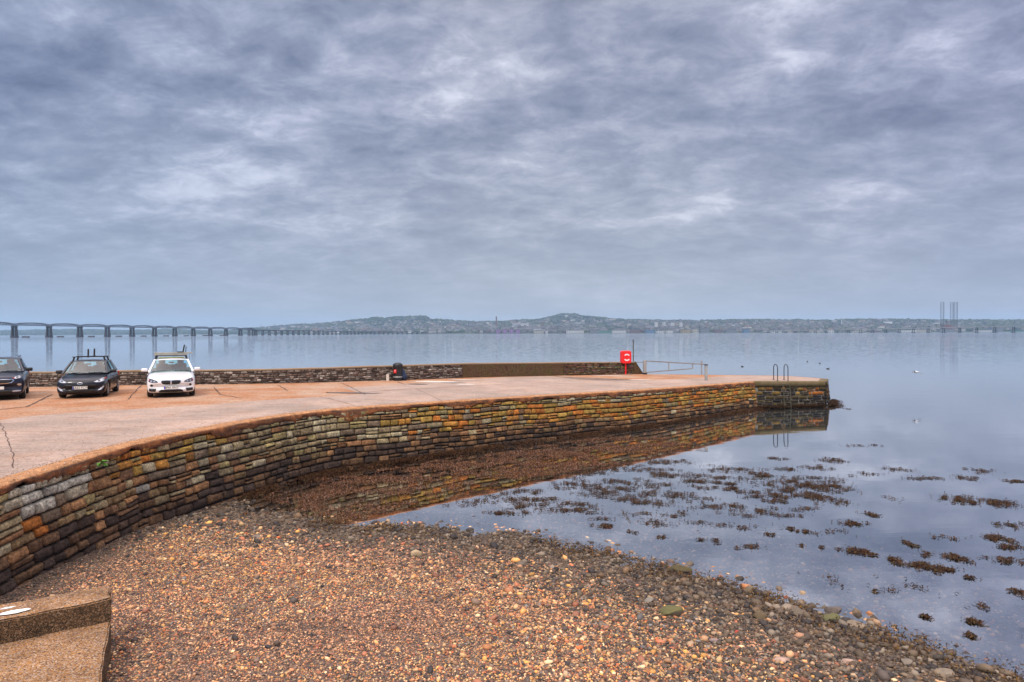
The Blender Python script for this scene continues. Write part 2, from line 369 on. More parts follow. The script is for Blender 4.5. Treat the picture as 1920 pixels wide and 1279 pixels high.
# ------------------------------------------------------------------ water
def water_mat():
    m = bpy.data.materials.new('estuary water'); m.use_nodes = True
    N, L, nd, mth, mix, ramp, noise = nt_tools(m.node_tree); N.remove(N['Principled BSDF'])
    g = nd('ShaderNodeNewGeometry'); pos = g.outputs['Position']
    sp = nd('ShaderNodeSeparateXYZ'); L.new(pos, sp.inputs[0])
    mp = nd('ShaderNodeMapping'); mp.inputs['Scale'].default_value = (.35, 1.0, 1); mp.inputs['Rotation'].default_value = (0, 0, R(-14)); L.new(pos, mp.inputs[0])
    n1 = noise(mp.outputs[0], 3.2, 3, .55, .4); n2 = noise(mp.outputs[0], .55, 4, .55)
    # calm inside the harbour, breeze outside
    dist = mth('SQRT', mth('ADD', mth('MULTIPLY', sp.outputs[0], sp.outputs[0]), mth('MULTIPLY', sp.outputs[1], sp.outputs[1])))
    calm = nd('ShaderNodeMapRange'); calm.inputs[1].default_value = 26; calm.inputs[2].default_value = 110; calm.inputs[3].default_value = .10; calm.inputs[4].default_value = 1.0; L.new(dist, calm.inputs[0])
    far_ = nd('ShaderNodeMapRange'); far_.inputs[1].default_value = 110; far_.inputs[2].default_value = 1400; far_.inputs[3].default_value = 1; far_.inputs[4].default_value = 3.0; L.new(dist, far_.inputs[0])
    h = mth('MULTIPLY', mth('ADD', mth('MULTIPLY', n1, .012), mth('MULTIPLY', n2, .05)), mth('MULTIPLY', calm.outputs[0], far_.outputs[0]))
    bp = nd('ShaderNodeBump'); bp.inputs['Distance'].default_value = 1.0; bp.inputs['Strength'].default_value = .55; L.new(h, bp.inputs['Height'])
    # beyond the harbour the ripples are far smaller than a pixel: tilt the mirror by their slope
    nw = noise(pos, .9, 2, .5, 0, 1); tl = nd('ShaderNodeVectorMath', operation='SUBTRACT'); L.new(nw, tl.inputs[0]); tl.inputs[1].default_value = (.5, .5, .5)
    am = nd('ShaderNodeMapRange'); am.inputs[1].default_value = 90; am.inputs[2].default_value = 800; am.inputs[3].default_value = 0; am.inputs[4].default_value = .9; L.new(dist, am.inputs[0])
    sc_ = nd('ShaderNodeVectorMath', operation='SCALE'); L.new(tl.outputs[0], sc_.inputs[0]); L.new(am.outputs[0], sc_.inputs['Scale'])
    fl = nd('ShaderNodeVectorMath', operation='MULTIPLY'); L.new(sc_.outputs[0], fl.inputs[0]); fl.inputs[1].default_value = (1, 1, 0)
    nn_ = nd('ShaderNodeVectorMath', operation='ADD'); L.new(fl.outputs[0], nn_.inputs[0]); L.new(bp.outputs[0], nn_.inputs[1])
    nz_ = nd('ShaderNodeVectorMath', operation='NORMALIZE'); L.new(nn_.outputs[0], nz_.inputs[0])
    gl = nd('ShaderNodeBsdfGlossy'); rg_ = nd('ShaderNodeMapRange'); rg_.inputs[1].default_value = 80; rg_.inputs[2].default_value = 1500; rg_.inputs[3].default_value = .015; rg_.inputs[4].default_value = .06; L.new(dist, rg_.inputs[0]); L.new(rg_.outputs[0], gl.inputs['Roughness']); gl.inputs[0].default_value = (1, 1, 1, 1); L.new(nz_.outputs[0], gl.inputs['Normal'])
    tr = nd('ShaderNodeBsdfTransparent'); tr.inputs[0].default_value = (.80, .86, .88, 1)
    fr = nd('ShaderNodeFresnel'); fr.inputs[0].default_value = 1.33; L.new(bp.outputs[0], fr.inputs['Normal'])
    f = mth('POWER', fr.outputs[0], .23, clamp=True)
    at_ = nd('ShaderNodeAttribute', attribute_name='Col'); df = nd('ShaderNodeBsdfDiffuse'); df.inputs[0].default_value = (.055, .07, .075, 1)
    body = nd('ShaderNodeMixShader'); L.new(at_.outputs['Fac'], body.inputs[0]); L.new(tr.outputs[0], body.inputs[1]); L.new(df.outputs[0], body.inputs[2])
    mx = nd('ShaderNodeMixShader'); L.new(f, mx.inputs[0]); L.new(body.outputs[0], mx.inputs[1]); L.new(gl.outputs[0], mx.inputs[2])
    L.new(mx.outputs[0], N['Material Output'].inputs[0]); return m
wgx = axis_pts(-11, 22, .5, 8700, 14); wgy = axis_pts(3, 44, .5, 8400, 14); wgy = wgy[wgy > -350]
WX, WY = np.meshgrid(wgx, wgy); WD = SG * shore_d(WX, WY).reshape(WX.shape)
dep = np.clip(-WD - 7.0, 0, 40) * .06; turb = 1 - np.exp(-dep * 1.1)
n_, m_ = WX.shape; wi = np.arange(n_ * m_).reshape(n_, m_)
water = mk('water', np.stack([WX, WY, WX * 0], -1).reshape(-1, 3), np.stack([wi[:-1, :-1], wi[:-1, 1:], wi[1:, 1:], wi[1:, :-1]], -1).reshape(-1, 4), water_mat(), col=np.repeat(turb.reshape(-1, 1), 3, 1))
tag(water, 'calm blue grey estuary water reaching the far shore', kind='structure')

# ------------------------------------------------------------------ masonry generator
def masonry(name, cur, s0, s1, ztop, zbot, m, back, parent, palette, hmin=.12, hmax=.22, lmin=.22, lmax=.75, batter=.16, protr=.045, gap=.016, seed=1, backing=-.055, wob=.02, nu=6, nv=5, split=.22):
    rg = np.random.default_rng(seed); V = []; Fc = []; Cc = []; n0 = 0
    H = zbot; rows = []; z = 0.0
    while z < H: h = rg.uniform(hmin, hmax); rows.append((z, min(z + h, H))); z += h
    u = np.interp(np.linspace(0, 1, nu), [0, 1 / (nu - 1), 2 / (nu - 1), 1 - 2 / (nu - 1), 1 - 1 / (nu - 1), 1], [0, .045, .22, .78, .955, 1]); v = np.interp(np.linspace(0, 1, nv), [0, 1 / (nv - 1), 1 - 1 / (nv - 1), 1], [0, .09, .91, 1]); U, Vv = np.meshgrid(u, v)
    prof = (1 - np.abs(2 * U - 1) ** 12) * (1 - np.abs(2 * Vv - 1) ** 10)
    fi = np.arange(nu * nv).reshape(nv, nu); fq = np.stack([fi[:-1, :-1], fi[:-1, 1:], fi[1:, 1:], fi[1:, :-1]], -1).reshape(-1, 4)
    def wobz(s, k): return (vnoise(np.asarray(s) * .45 + k * 7.1, np.zeros(np.shape(s)) + k * 3.3, seed + 5, 2) - .5) * 2 * wob
    for k, (d0, d1) in enumerate(rows):
        s = s0 + rg.uniform(0, lmin)
        while s < s1:
            l = rg.uniform(lmin, lmax) * (1 if rg.random() > .12 else 1.5); e = min(s + l, s1)
            if e - s < .06: break
            bands = [(0, 1)]
            if rg.random() < split and d1 - d0 > hmin * 1.05: q = rg.uniform(.4, .6); bands = [(0, q), (q, 1)]
            for a, b in bands:
                j = lambda q: rg.uniform(-q, q)
                j1, j2, j3, j4 = j(.02), j(.02), j(.02), j(.02); jz = [j(.014) for _ in range(4)]
                S_ = s + gap / 2 + (e - s - gap) * U; S_ = S_ + (j1 * (1 - U) * (1 - Vv) + j2 * (1 - U) * Vv) * .8
                Dz0 = d0 + (d1 - d0) * a; Dz1 = d0 + (d1 - d0) * b
                D = Dz0 + gap / 2 + (Dz1 - Dz0 - gap) * Vv + jz[0] * (1 - U) * (1 - Vv) + jz[1] * U * (1 - Vv) + jz[2] * (1 - U) * Vv + jz[3] * U * Vv
                D = D + wobz(S_, 0)
                pr = protr * rg.uniform(.6, 1.25)
                dep = (prof ** .4) * pr + prof * (vnoise(S_ * 9 + k * 1.7 + s, D * 16 + seed, seed + 9, 2) - .5) * .06 - .045 * (1 - np.clip(prof * 8, 0, 1)) + (U - .5) * j(.035) + (Vv - .5) * j(.03)
                x, y, nx_, ny_ = cur.at(S_); zt = ztop(S_, x); zz = zt - D; off = dep + D * batter
                V.append(np.stack([x + nx_ * off, y + ny_ * off, zz], -1).reshape(-1, 3))
                Fc.append(fq + n0); n0 += nu * nv
                c = np.array(palette(float(s + l / 2), float((Dz0 + Dz1) / 2), rg)); g = vnoise(S_ * 5, D * 8, seed + 2, 2).reshape(-1, 1)
                Cc.append(np.clip(c * (.8 + .4 * g), 0, 1))
            s = e
    o = mk(name, np.concatenate(V), np.concatenate(Fc), m, parent, col=np.concatenate(Cc), smooth=True)
    # recessed backing
    ss = np.arange(s0, s1 + .01, .3); x, y, a, b = cur.at(ss); zt = ztop(ss, x)
    top = np.stack([x + a * backing, y + b * backing, zt - .005], -1); bo = backing + H * batter
    bot = np.stack([x + a * bo, y + b * bo, zt - H - .05], -1); n = len(ss)
    bk = mk('joint_bed', np.concatenate([top, bot]), [(i, i + 1, n + i + 1, n + i) for i in range(n - 1)], back, parent)
    return o
def pick(rg, L_): return L_[int(rg.integers(len(L_)))]
S_GREY = [(.29, .225, .12), (.23, .17, .09), (.36, .30, .18), (.17, .12, .075), (.31, .24, .10)]
S_WHITE = [(.40, .37, .29), (.36, .31, .21)]
S_OCHRE = [(.38, .175, .035), (.32, .145, .035), (.36, .22, .05), (.40, .135, .025), (.28, .17, .04)]
S_BROWN = [(.22, .11, .048), (.16, .085, .042), (.27, .14, .06), (.20, .13, .06)]
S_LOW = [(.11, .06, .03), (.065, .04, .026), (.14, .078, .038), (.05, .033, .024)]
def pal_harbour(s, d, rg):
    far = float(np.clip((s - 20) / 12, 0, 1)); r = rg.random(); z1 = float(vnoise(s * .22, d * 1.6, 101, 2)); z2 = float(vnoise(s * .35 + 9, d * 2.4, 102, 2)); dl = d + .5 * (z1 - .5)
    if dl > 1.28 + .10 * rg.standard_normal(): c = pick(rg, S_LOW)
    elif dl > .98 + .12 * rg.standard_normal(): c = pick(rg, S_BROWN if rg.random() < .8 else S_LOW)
    elif far > .2 and .15 < dl < 1.0 and r < .9 * far: c = pick(rg, S_OCHRE)
    elif s < 13 and z2 > .58 and r < .35: c = pick(rg, S_WHITE)
    elif z2 > .50 and r < .68: c = pick(rg, S_GREY)
    elif z2 < .40 and r < .6: c = pick(rg, S_OCHRE)
    elif r < .75: c = pick(rg, S_BROWN)
    else: c = pick(rg, S_GREY)
    k = rg.uniform(.75, 1.22); return [q * k for q in c]
COPH = .17
wall = empty('harbour_wall', (K.x, K.y, 0)); wall.location = (0, 0, 0)
tag(wall, 'long curved stone harbour wall with rust coloured concrete rim above the shingle', 'harbour wall')
zt_in = lambda s, x: zdeck_np(x) - COPH + .03
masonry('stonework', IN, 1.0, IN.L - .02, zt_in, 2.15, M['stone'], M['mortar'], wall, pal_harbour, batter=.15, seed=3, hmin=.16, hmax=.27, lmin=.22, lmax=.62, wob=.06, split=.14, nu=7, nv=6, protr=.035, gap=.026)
# rim: rough concrete coping
def coping(cur, s0, s1, parent, seed, inner_w=.38, drop=COPH, name='coping', rag=.15, base=(.36, .13, .045), top=(.46, .235, .11)):
    ds = .05; ss = np.arange(s0, s1 + .001, ds); x, y, a, b = cur.at(ss); zt = zdeck_np(x)
    lo = drop + (vnoise(ss * 1.6, ss * 0, seed) - .45) * rag * 2 + (vnoise(ss * 9, ss * 0, seed + 1) - .5) * .05 + np.clip(vnoise(ss * .9, ss * 0, seed + 21, 2) - .62, 0, 1) * .9
    prof = [(-inner_w, .006), (-inner_w * .6, .014), (-.12, .014), (-.03, .008), (.0, -.012)]
    V = []; Cc = []; nP = 0
    inn = (vnoise(ss * 2.1, ss * 0, seed + 7) - .5) * .06
    for i, (o, h) in enumerate(prof):
        jit = (vnoise(ss * 6, ss * 0 + i * 3, seed + 3) - .5) * (.02 if i > 1 else .004)
        oo = o + jit + (inn if i == 0 else 0); V.append(np.stack([x + a * oo, y + b * oo, zt + h + jit * .3], -1)); Cc.append(np.tile(top, (len(ss), 1)) * (.75 + .5 * vnoise(ss * 8, ss * 0 + i, seed + 4))[:, None])
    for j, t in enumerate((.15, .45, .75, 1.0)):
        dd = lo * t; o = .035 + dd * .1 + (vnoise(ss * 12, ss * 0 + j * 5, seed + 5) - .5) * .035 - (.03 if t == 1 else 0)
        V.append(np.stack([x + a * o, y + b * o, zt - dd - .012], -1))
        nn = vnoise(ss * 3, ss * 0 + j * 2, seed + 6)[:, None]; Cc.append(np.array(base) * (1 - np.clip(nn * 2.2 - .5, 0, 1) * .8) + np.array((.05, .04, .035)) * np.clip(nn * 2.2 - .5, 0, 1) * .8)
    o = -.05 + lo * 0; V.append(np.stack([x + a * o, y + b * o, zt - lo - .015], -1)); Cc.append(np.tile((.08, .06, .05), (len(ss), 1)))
    r = len(V); n = len(ss); q = np.arange(r * n).reshape(r, n)
    F_ = np.stack([q[:-1, :-1], q[:-1, 1:], q[1:, 1:], q[1:, :-1]], -1).reshape(-1, 4)
    return mk(name, np.concatenate(V), F_, M['coping'], parent, col=np.concatenate(Cc), smooth=True)
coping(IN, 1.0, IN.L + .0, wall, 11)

# pier end: straight faces with a pale-jointed rubble and a concrete cap
pend = empty('pier_head', (0, 0, 0))
tag(pend, 'square stone pier head with pale mortar joints and a concrete cap at the tip', 'pier')
E1 = Curve2([K.to_2d(), KR.to_2d()], smooth=False); E2 = Curve2([KR.to_2d(), KF.to_2d() + Vector((.25, 0))], smooth=False)
S_END = [(.085, .06, .03), (.06, .045, .03), (.11, .08, .03), (.045, .035, .035)]
def pal_end(s, d, rg):
    c = pick(rg, S_OCHRE if (d < .5 and rg.random() < .4) else S_END if d < 1.1 else S_LOW); k = rg.uniform(.35, .75); return [q * k for q in c]
zt_e = lambda s, x: zdeck_np(x) - .33
for cu, sd_ in ((E1, 21), (E2, 22)):
    masonry('rubble_face', cu, 0, cu.L, zt_e, 1.75, M['stone'], M['mortar_pale'], pend, pal_end, batter=.12, seed=sd_, hmin=.16, hmax=.3, lmin=.2, lmax=.65, gap=.035, backing=-.01, wob=.07, protr=.05)
def cap_strip(cu, s0, s1, parent, m, h=.33, name='cap'):
    ss = np.arange(s0, s1 + .001, .1); x, y, a, b = cu.at(ss); zt = zdeck_np(x); V = []
    j = (vnoise(ss * 5, ss * 0, 3) - .5) * .02
    for o, dz in ((-.5, .008), (0, .008), (.045, -.03), (.05, -h), (-.1, -h - .005)): V.append(np.stack([x + a * (o + j), y + b * (o + j), zt + dz], -1))
    r = len(V); n = len(ss); q = np.arange(r * n).reshape(r, n)
    return mk(name, np.concatenate(V), np.stack([q[:-1, :-1], q[:-1, 1:], q[1:, 1:], q[1:, :-1]], -1).reshape(-1, 4), m, parent)
M['capc'] = mat('mossy cap concrete', (.19, .135, .07), .9, c2=(.10, .075, .025), vscale=2.5, var=.25, bump=.01, bscale=25, fine=.3)
cap_strip(E1, 0.0, E1.L, pend, M['capc']); cap_strip(E2, 0, E2.L, pend, M['capc'])

# ------------------------------------------------------------------ deck
M['orange'] = mat('orange gravel concrete', (.43, .185, .075), .9, c2=(.35, .225, .145), vscale=.5, var=.35, bump=.01, bscale=40, fine=.5, fscale=16)
def slab_mat():
    m = bpy.data.materials.new('pink grey concrete'); m.use_nodes = True
    N, L, nd, mth, mix, ramp, noise = nt_tools(m.node_tree); b = N['Principled BSDF']; b.inputs['Roughness'].default_value = .88
    tc = nd('ShaderNodeTexCoord'); v = tc.outputs['Object']
    mp = nd('ShaderNodeMapping'); mp.inputs['Scale'].default_value = (.35, 1, 1); mp.inputs['Rotation'].default_value = (0, 0, R(20)); L.new(v, mp.inputs[0])
    n1 = noise(v, .4, 6, .6); n2 = noise(mp.outputs[0], 2.5, 6, .7); n3 = noise(v, 17, 5, .75)
    col = mix(ramp(n1, [(.35, 0.0), (.65, 1.0)]), (.47, .335, .26), (.31, .235, .185))
    n4 = noise(v, 1.3, 7, .7); col = mix(ramp(n4, [(.52, 0.0), (.70, .55)]), col, (.36, .19, .10))
    col = mix(ramp(n2, [(.50, 0.0), (.72, .75)]), col, (.21, .145, .105))
    col = mix(1.0, col, ramp(n3, [(.3, .6), (.7, 1.35)]), 'MULTIPLY')
    L.new(col, b.inputs['Base Color'])
    bp = nd('ShaderNodeBump'); bp.inputs['Distance'].default_value = .01; L.new(n3, bp.inputs['Height']); L.new(bp.outputs[0], b.inputs['Normal'])
    return m
M['slab'] = slab_mat()
M['joint'] = mat('joint filler', (.09, .05, .035), .9, var=.4)
M['patch'] = mat('pale repair and puddle sheen', (.62, .55, .47), .85, var=.12, vscale=4)
M['grime'] = mat('dark stain', (.11, .085, .075), .6, var=.3)
def sheet(name, poly, m, dz, parent=None):
    bm = bmesh.new(); vs = [bm.verts.new((p[0], p[1], 0)) for p in poly]; f = bm.faces.new(vs)
    bmesh.ops.triangulate(bm, faces=[f])
    for cx in range(-40, 22, 4):
        bmesh.ops.bisect_plane(bm, geom=bm.verts[:] + bm.edges[:] + bm.faces[:], plane_co=(cx, 0, 0), plane_no=(1, 0, 0))
    bmesh.ops.recalc_face_normals(bm, faces=bm.faces)
    for v in bm.verts: v.co.z = zdeck(v.co.x) + dz
    for f in bm.faces:
        if f.normal.z < 0: f.normal_flip()
    me = bpy.data.meshes.new(name); bm.to_mesh(me); bm.free(); me.materials.append(m)
    o = bpy.data.objects.new(name, me); C.objects.link(o); o.parent = parent; return o
ix, iy, ia, ib = IN.at(np.arange(0, IN.L, .4))
inner_poly = [(x - a * .02, y - b * .02) for x, y, a, b in zip(ix, iy, ia, ib)]
ox, oy, oa, ob = OUT.at(np.arange(0, OUT.L, .6))
deck_poly = inner_poly + [tuple(K.to_2d()), tuple(KR.to_2d()), tuple(FAR[-1] + Vector((.25, 0)))] + [tuple(p) for p in FAR[:-1]][::-1] + [(x, y) for x, y in zip(ox[::-1], oy[::-1])] + [(-45, 3.5)]
deck = sheet('pavement', deck_poly, M['orange'], -.004); tag(deck, 'orange gravelly concrete car park and pier surface', kind='structure')
# pale roadway strip along the wall, widening onto the pier
strip_out = [PD(*p).to_2d() for p in [(-120, 800), (0, 788), (50, 780.5), (170, 771), (292, 765), (400, 758), (500, 750), (600, 744), (682, 739), (640, 727), (720, 722.5), (760, 720), (790, 718.5), (870, 712.5), (960, 706.8), (1030, 705.2), (1085, 712), (1130, 714.5), (1210, 712.5), (1300, 709.5), (1340, 706.5), (1420, 703.95), (1483, 705.5)]]
rim = [(x - a * .36, y - b * .36) for x, y, a, b in zip(*IN.at(np.arange(6, IN.L - .3, .4)))]
strip_poly = rim + [tuple(K.to_2d() + Vector((-.1, .4))), tuple(KR.to_2d() + Vector((-.3, .3))), tuple(KF.to_2d() + Vector((-.2, -.1)))] + [tuple(p) for p in strip_out[::-1]] + [(-20, 17.5), (-20, 8)]
strip = sheet('path', strip_poly, M['slab'], .0); tag(strip, 'pink grey concrete roadway following the curved wall', kind='structure')
def ribbon(mb, pxs, w, dz=.004):
    pts = [PD(*p) for p in pxs]; q = []
    for a, b in zip(pts[:-1], pts[1:]):
        n = max(2, int((b - a).length / .3))
        for k in range(n): q.append(a.lerp(b, k / n) + Vector((random.uniform(-.02, .02), random.uniform(-.03, .03), 0)))
    q.append(pts[-1]); V = []
    for i, p in enumerate(q):
        t = (q[min(i + 1, len(q) - 1)] - q[max(0, i - 1)]); t.z = 0; t.normalize(); n = Vector((-t.y, t.x, 0)); ww = w * random.uniform(.5, 1.3) / 2
        for sgn in (-1, 1): r = p + n * ww * sgn; r.z = zdeck(r.x) + dz; V.append(r)
    mb.add(V, [(2 * i, 2 * i + 1, 2 * i + 3, 2 * i + 2) for i in range(len(q) - 1)])
jb = MB()
for l, w in [([(-60, 775), (0, 768), (50, 763), (75, 751), (97, 740)], .09), ([(240, 749), (252, 736), (265, 722)], .07), ([(401, 725.5), (406, 732), (413, 740)], .06), ([(413, 740), (456, 747)], .05),
             ([(521, 722), (530, 727), (540, 733)], .06), ([(405, 732), (470, 733), (541, 731.5)], .04), ([(640, 718), (685, 740)], .06), ([(672, 736), (760, 730), (866, 724.5), (960, 720), (1050, 717)], .06),
             ([(745, 716), (760, 721)], .06), ([(780, 729), (830, 752)], .03), ([(1150, 716), (1260, 722)], .03), ([(600, 744), (640, 753), (668, 762)], .03)]: ribbon(jb, l, w)
jo = jb.build('expansion_joints', M['joint'], deck)
jb = MB(); ribbon(jb, [(-8, 780), (4, 800), (18, 832), (24, 850), (25, 878)], .022, .0045); ribbon(jb, [(2, 813), (14, 813)], .02, .0045); ribbon(jb, [(0, 830), (60, 822), (100, 815)], .02, .0045)
jb.build('cracks', M['joint'], strip)
def blob_sheet(pxc, wx_, wy_, m, parent, dz, name, seed):
    c = PD(*pxc); r = random.Random(seed); n = 26
    poly = [(c.x + cos(2 * pi * k / n) * wx_ * r.uniform(.75, 1.15), c.y + sin(2 * pi * k / n) * wy_ * r.uniform(.75, 1.15)) for k in range(n)]
    sheet(name, poly, m, dz, parent)
for i, (c, a, b, mm, nm) in enumerate([((817, 716), 1.2, .5, 'patch', 'repair_puddle_patch'), ((782, 720.5), .55, .35, 'grime', 'damp_stain'), ((848, 718), .7, .2, 'grime', 'damp_stain'), ((873, 721), .5, .3, 'patch', 'repair_puddle_patch'),  # last one here: a puddle's reflection painted as a pale sheet
        ((1210, 721), .25, .12, 'patch', 'repair_puddle_patch'), ((870, 712), .9, .25, 'patch', 'repair_puddle_patch'), ((1145, 704.5), 1.4, .2, 'patch', 'repair_puddle_patch'), ((660, 737), 1.2, .3, 'grime', 'damp_stain'), ((1200, 712.6), .8, .3, 'patch', 'repair_puddle_patch')]):
    blob_sheet(c, a, b, M[mm], strip, .008 + .002 * (i % 3), nm, i)
# loose grit, leaves and flakes on the concrete
n = 5200; rg = np.random.default_rng(5); gs = rg.uniform(6, IN.L, n); go = np.where(rg.random(n) < .45, rg.uniform(.02, .5, n), rg.exponential(3.0, n)); x, y, a, b = IN.at(gs); x = x - a * go; y = y - b * go
v, f = (np.array([(-1, -1, 0), (1, -1, 0), (1, 1, 0), (-1, 1, 0), (0, 0, 1)], float), np.array([(0, 1, 4), (1, 2, 4), (2, 3, 4), (3, 0, 4)]))
sz = rg.uniform(.005, .016, n); an = rg.uniform(0, 6.28, n); vx = v[None, :, 0] * sz[:, None]; vy = v[None, :, 1] * sz[:, None] * .7
V = np.stack([x[:, None] + vx * np.cos(an)[:, None] - vy * np.sin(an)[:, None], y[:, None] + vx * np.sin(an)[:, None] + vy * np.cos(an)[:, None], zdeck_np(x)[:, None] + .012 + v[None, :, 2] * sz[:, None] * .8], -1)
gc = np.array([(.10, .06, .04), (.25, .13, .07), (.05, .04, .03), (.5, .42, .34), (.18, .10, .06)])[rg.integers(0, 5, n)]
tag(mk('grit', V.reshape(-1, 3), (f[None] + (np.arange(n) * 5)[:, None, None]).reshape(-1, 3), M['pebble'], col=np.repeat(gc, 5, 0)), 'loose grit and crumbs scattered over the concrete', kind='stuff')
# outer face of the pier (seaward side) down into the water
ss = np.arange(0, OUT.L, .6); x, y, a, b = OUT.at(ss)
seaface = [(px_, py_) for px_, py_ in zip(x, y)] + [tuple(p) for p in FAR[:-1]] + [tuple(FAR[-1] + Vector((.25, 0)))]
n = len(seaface)
sf = mk('seaward_face', [(p[0], p[1] + .05, zdeck(p[0]) - .002) for p in seaface] + [(p[0], p[1] + .35, -1.5) for p in seaface], [(i, i + 1, n + i + 1, n + i) for i in range(n - 1)], M['capc'], pend)

# ------------------------------------------------------------------ parapet on the seaward side
par = empty('sea_wall', (0, 0, 0)); tag(par, 'low rubble sea wall along the back of the car park and pier', 'sea wall')
PH = .74
s_ren0 = None
def s_of(px, py):
    q = PD(px, py); d = np.hypot(OUT.p[:, 0] - q.x, OUT.p[:, 1] - q.y); return OUT.s[d.argmin()]
sA, sB, sC = s_of(868, 708.4), s_of(1060, 704.2), s_of(1188, 701.6)
S_PAR = [(.20, .14, .11), (.13, .09, .075), (.30, .25, .21), (.24, .20, .17), (.09, .065, .055), (.36, .32, .27)]
def pal_par(s, d, rg): c = pick(rg, S_PAR); k = rg.uniform(.6, 1.15); return [q * k for q in c]
def ph(s): return np.interp(s, [0, s_of(500, 719), sA, sC, OUT.L], [.70, .74, .86, .85, .05])
M['par_mortar'] = mat('parapet mortar', (.10, .075, .055), .95, var=.5, vscale=6)
M['render'] = mat('mottled brown render', (.13, .075, .045), .95, c2=(.07, .052, .022), vscale=2.6, var=.6, bump=.03, bscale=9, fine=.6, fscale=14, spec=.2)
ztp = lambda s, x: zdeck_np(x) + ph(s) - .07
pal_par2 = lambda s, d, rg: [q * rg.uniform(.7, 1.2) for q in pick(rg, [(.13, .08, .05), (.10, .065, .04), (.16, .105, .065), (.20, .15, .10)])]
for a0, a1, sd_, nm in ((0, sA, 31, 'rubble_face'), (sB, sC, 33, 'rubble_face')):
    masonry(nm, OUT, a0, a1, ztp, .78, M['stone'], M['par_mortar'] if sd_ == 31 else M['render'], par, pal_par if sd_ == 31 else pal_par2, batter=.02, seed=sd_, hmin=.06, hmax=.15, lmin=.1, lmax=.38, gap=.02, backing=-.015, wob=.05, protr=.035, nu=5, nv=4)
def wall_run(cu, s0, s1, hfun, t, m, parent, name, top_over=.0, zlow=0.0, off=0.0):
    ss = np.arange(s0, s1 + .001, .2); x, y, a, b = cu.at(ss); zt = zdeck_np(x) + hfun(ss); V = []; jz = (vnoise(ss * 1.5, ss * 0, 8) - .5) * .03
    zl = zdeck_np(x) - .1 if zlow is None else zt - zlow
    for o, zz in ((off, zl), (off, zt - .015 + jz), (off - .02, zt + jz), (-t - off + .02, zt + jz), (-t - off, zt - .02 + jz), (-t - off, zl)): V.append(np.stack([x + a * o, y + b * o, zz], -1))
    r = 6; n = len(ss); q = np.arange(r * n).reshape(r, n)
    F_ = np.stack([q[:-1, :-1], q[:-1, 1:], q[1:, 1:], q[1:, :-1]], -1).reshape(-1, 4).tolist() + [[r_ * n for r_ in range(6)], [r_ * n + n - 1 for r_ in range(6)][::-1]]
    return mk(name, np.concatenate(V), F_, m, parent)
M['parcap'] = mat('parapet top concrete', (.33, .22, .14), .9, c2=(.22, .16, .09), vscale=2, var=.25, bump=.01, bscale=30, fine=.3)
wall_run(OUT, sA - .02, sB, lambda s: ph(s) - .05, .42, M['render'], par, 'rendered_face', zlow=None, off=.04)
wall_run(OUT, 0, sC, lambda s: ph(s), .42, M['parcap'], par, 'top', zlow=.07, off=.045)
wall_run(OUT, 0, sA - .05, lambda s: ph(s) - .08, .40, M['par_mortar'], par, 'core', zlow=None, off=-.03)
wall_run(OUT, sB + .02, sC, lambda s: ph(s) - .08, .40, M['par_mortar'], par, 'core', zlow=None, off=-.03)
# ramped end of the parapet
xa, ya, na, nb = [float(q) for q in OUT.at(sC)]; tx, ty = -nb, na
zc = zdeck(xa); L_ = .75; hh = .85
pv = []
for o in (.04, -.42):
    for (t_, z_) in ((-.02, -.05), (-.02, hh), (.12, hh), (L_, .04), (L_, -.05)): pv.append((xa + na * o + tx * t_, ya + nb * o + ty * t_, zc + z_))
mk('ramped_end', pv, [(0, 1, 2, 3, 4), (9, 8, 7, 6, 5), (1, 6, 7, 2), (2, 7, 8, 3), (3, 8, 9, 4), (0, 5, 6, 1)], M['render'], par)

# ------------------------------------------------------------------ foreground concrete steps
M['step'] = mat('aggregate concrete', (.34, .25, .16), .88, c2=(.44, .32, .15), vscale=2.2, var=.3, bump=.014, bscale=38, fine=.55, fscale=34)
M['riser'] = mat('dark side concrete', (.075, .055, .035), .9, c2=(.15, .085, .04), vscale=4, var=.4, bump=.012, bscale=30, fine=.5, fscale=40)
def agg_mat(name, cols, scale, dark=1.0):
    m = bpy.data.materials.new(name); m.use_nodes = True
    N, L, nd, mth, mix, ramp, noise = nt_tools(m.node_tree); b = N['Principled BSDF']; b.inputs['Roughness'].default_value = .9; b.inputs['Specular IOR Level'].default_value = .25
    tc = nd('ShaderNodeTexCoord'); v = nd('ShaderNodeTexVoronoi'); v.inputs['Scale'].default_value = scale; L.new(tc.outputs['Object'], v.inputs[0])
    sp = nd('ShaderNodeSeparateXYZ'); L.new(v.outputs['Color'], sp.inputs[0]); n1 = noise(tc.outputs['Object'], 2.0, 6, .65); n2 = noise(tc.outputs['Object'], 14, 4, .7)
    c = ramp(mth('ADD', mth('MULTIPLY', sp.outputs[0], .75), mth('MULTIPLY', n2, .3)), [(i_ / (len(cols) - 1), c_) for i_, c_ in enumerate(cols)])
    c = mix(1.0, c, ramp(n1, [(.3, .65), (.7, 1.3)]), 'MULTIPLY'); L.new(c, b.inputs['Base Color'])
    bp = nd('ShaderNodeBump'); bp.inputs['Distance'].default_value = .012; L.new(mth('SUBTRACT', n2, mth('MULTIPLY', v.outputs['Distance'], .8)), bp.inputs['Height']); L.new(bp.outputs[0], b.inputs['Normal']); return m
M['step'] = agg_mat('aggregate concrete', [(.04, .028, .022), (.16, .09, .055), (.38, .18, .05), (.30, .20, .14), (.60, .46, .32)], 62)
M['riser'] = agg_mat('dark side concrete', [(.02, .016, .012), (.05, .035, .02), (.09, .055, .03), (.20, .11, .05), (.32, .24, .16)], 75)  # sides of the steps darker than the treads
M['paint_spot'] = mat('white splash', (.8, .8, .78), .7)
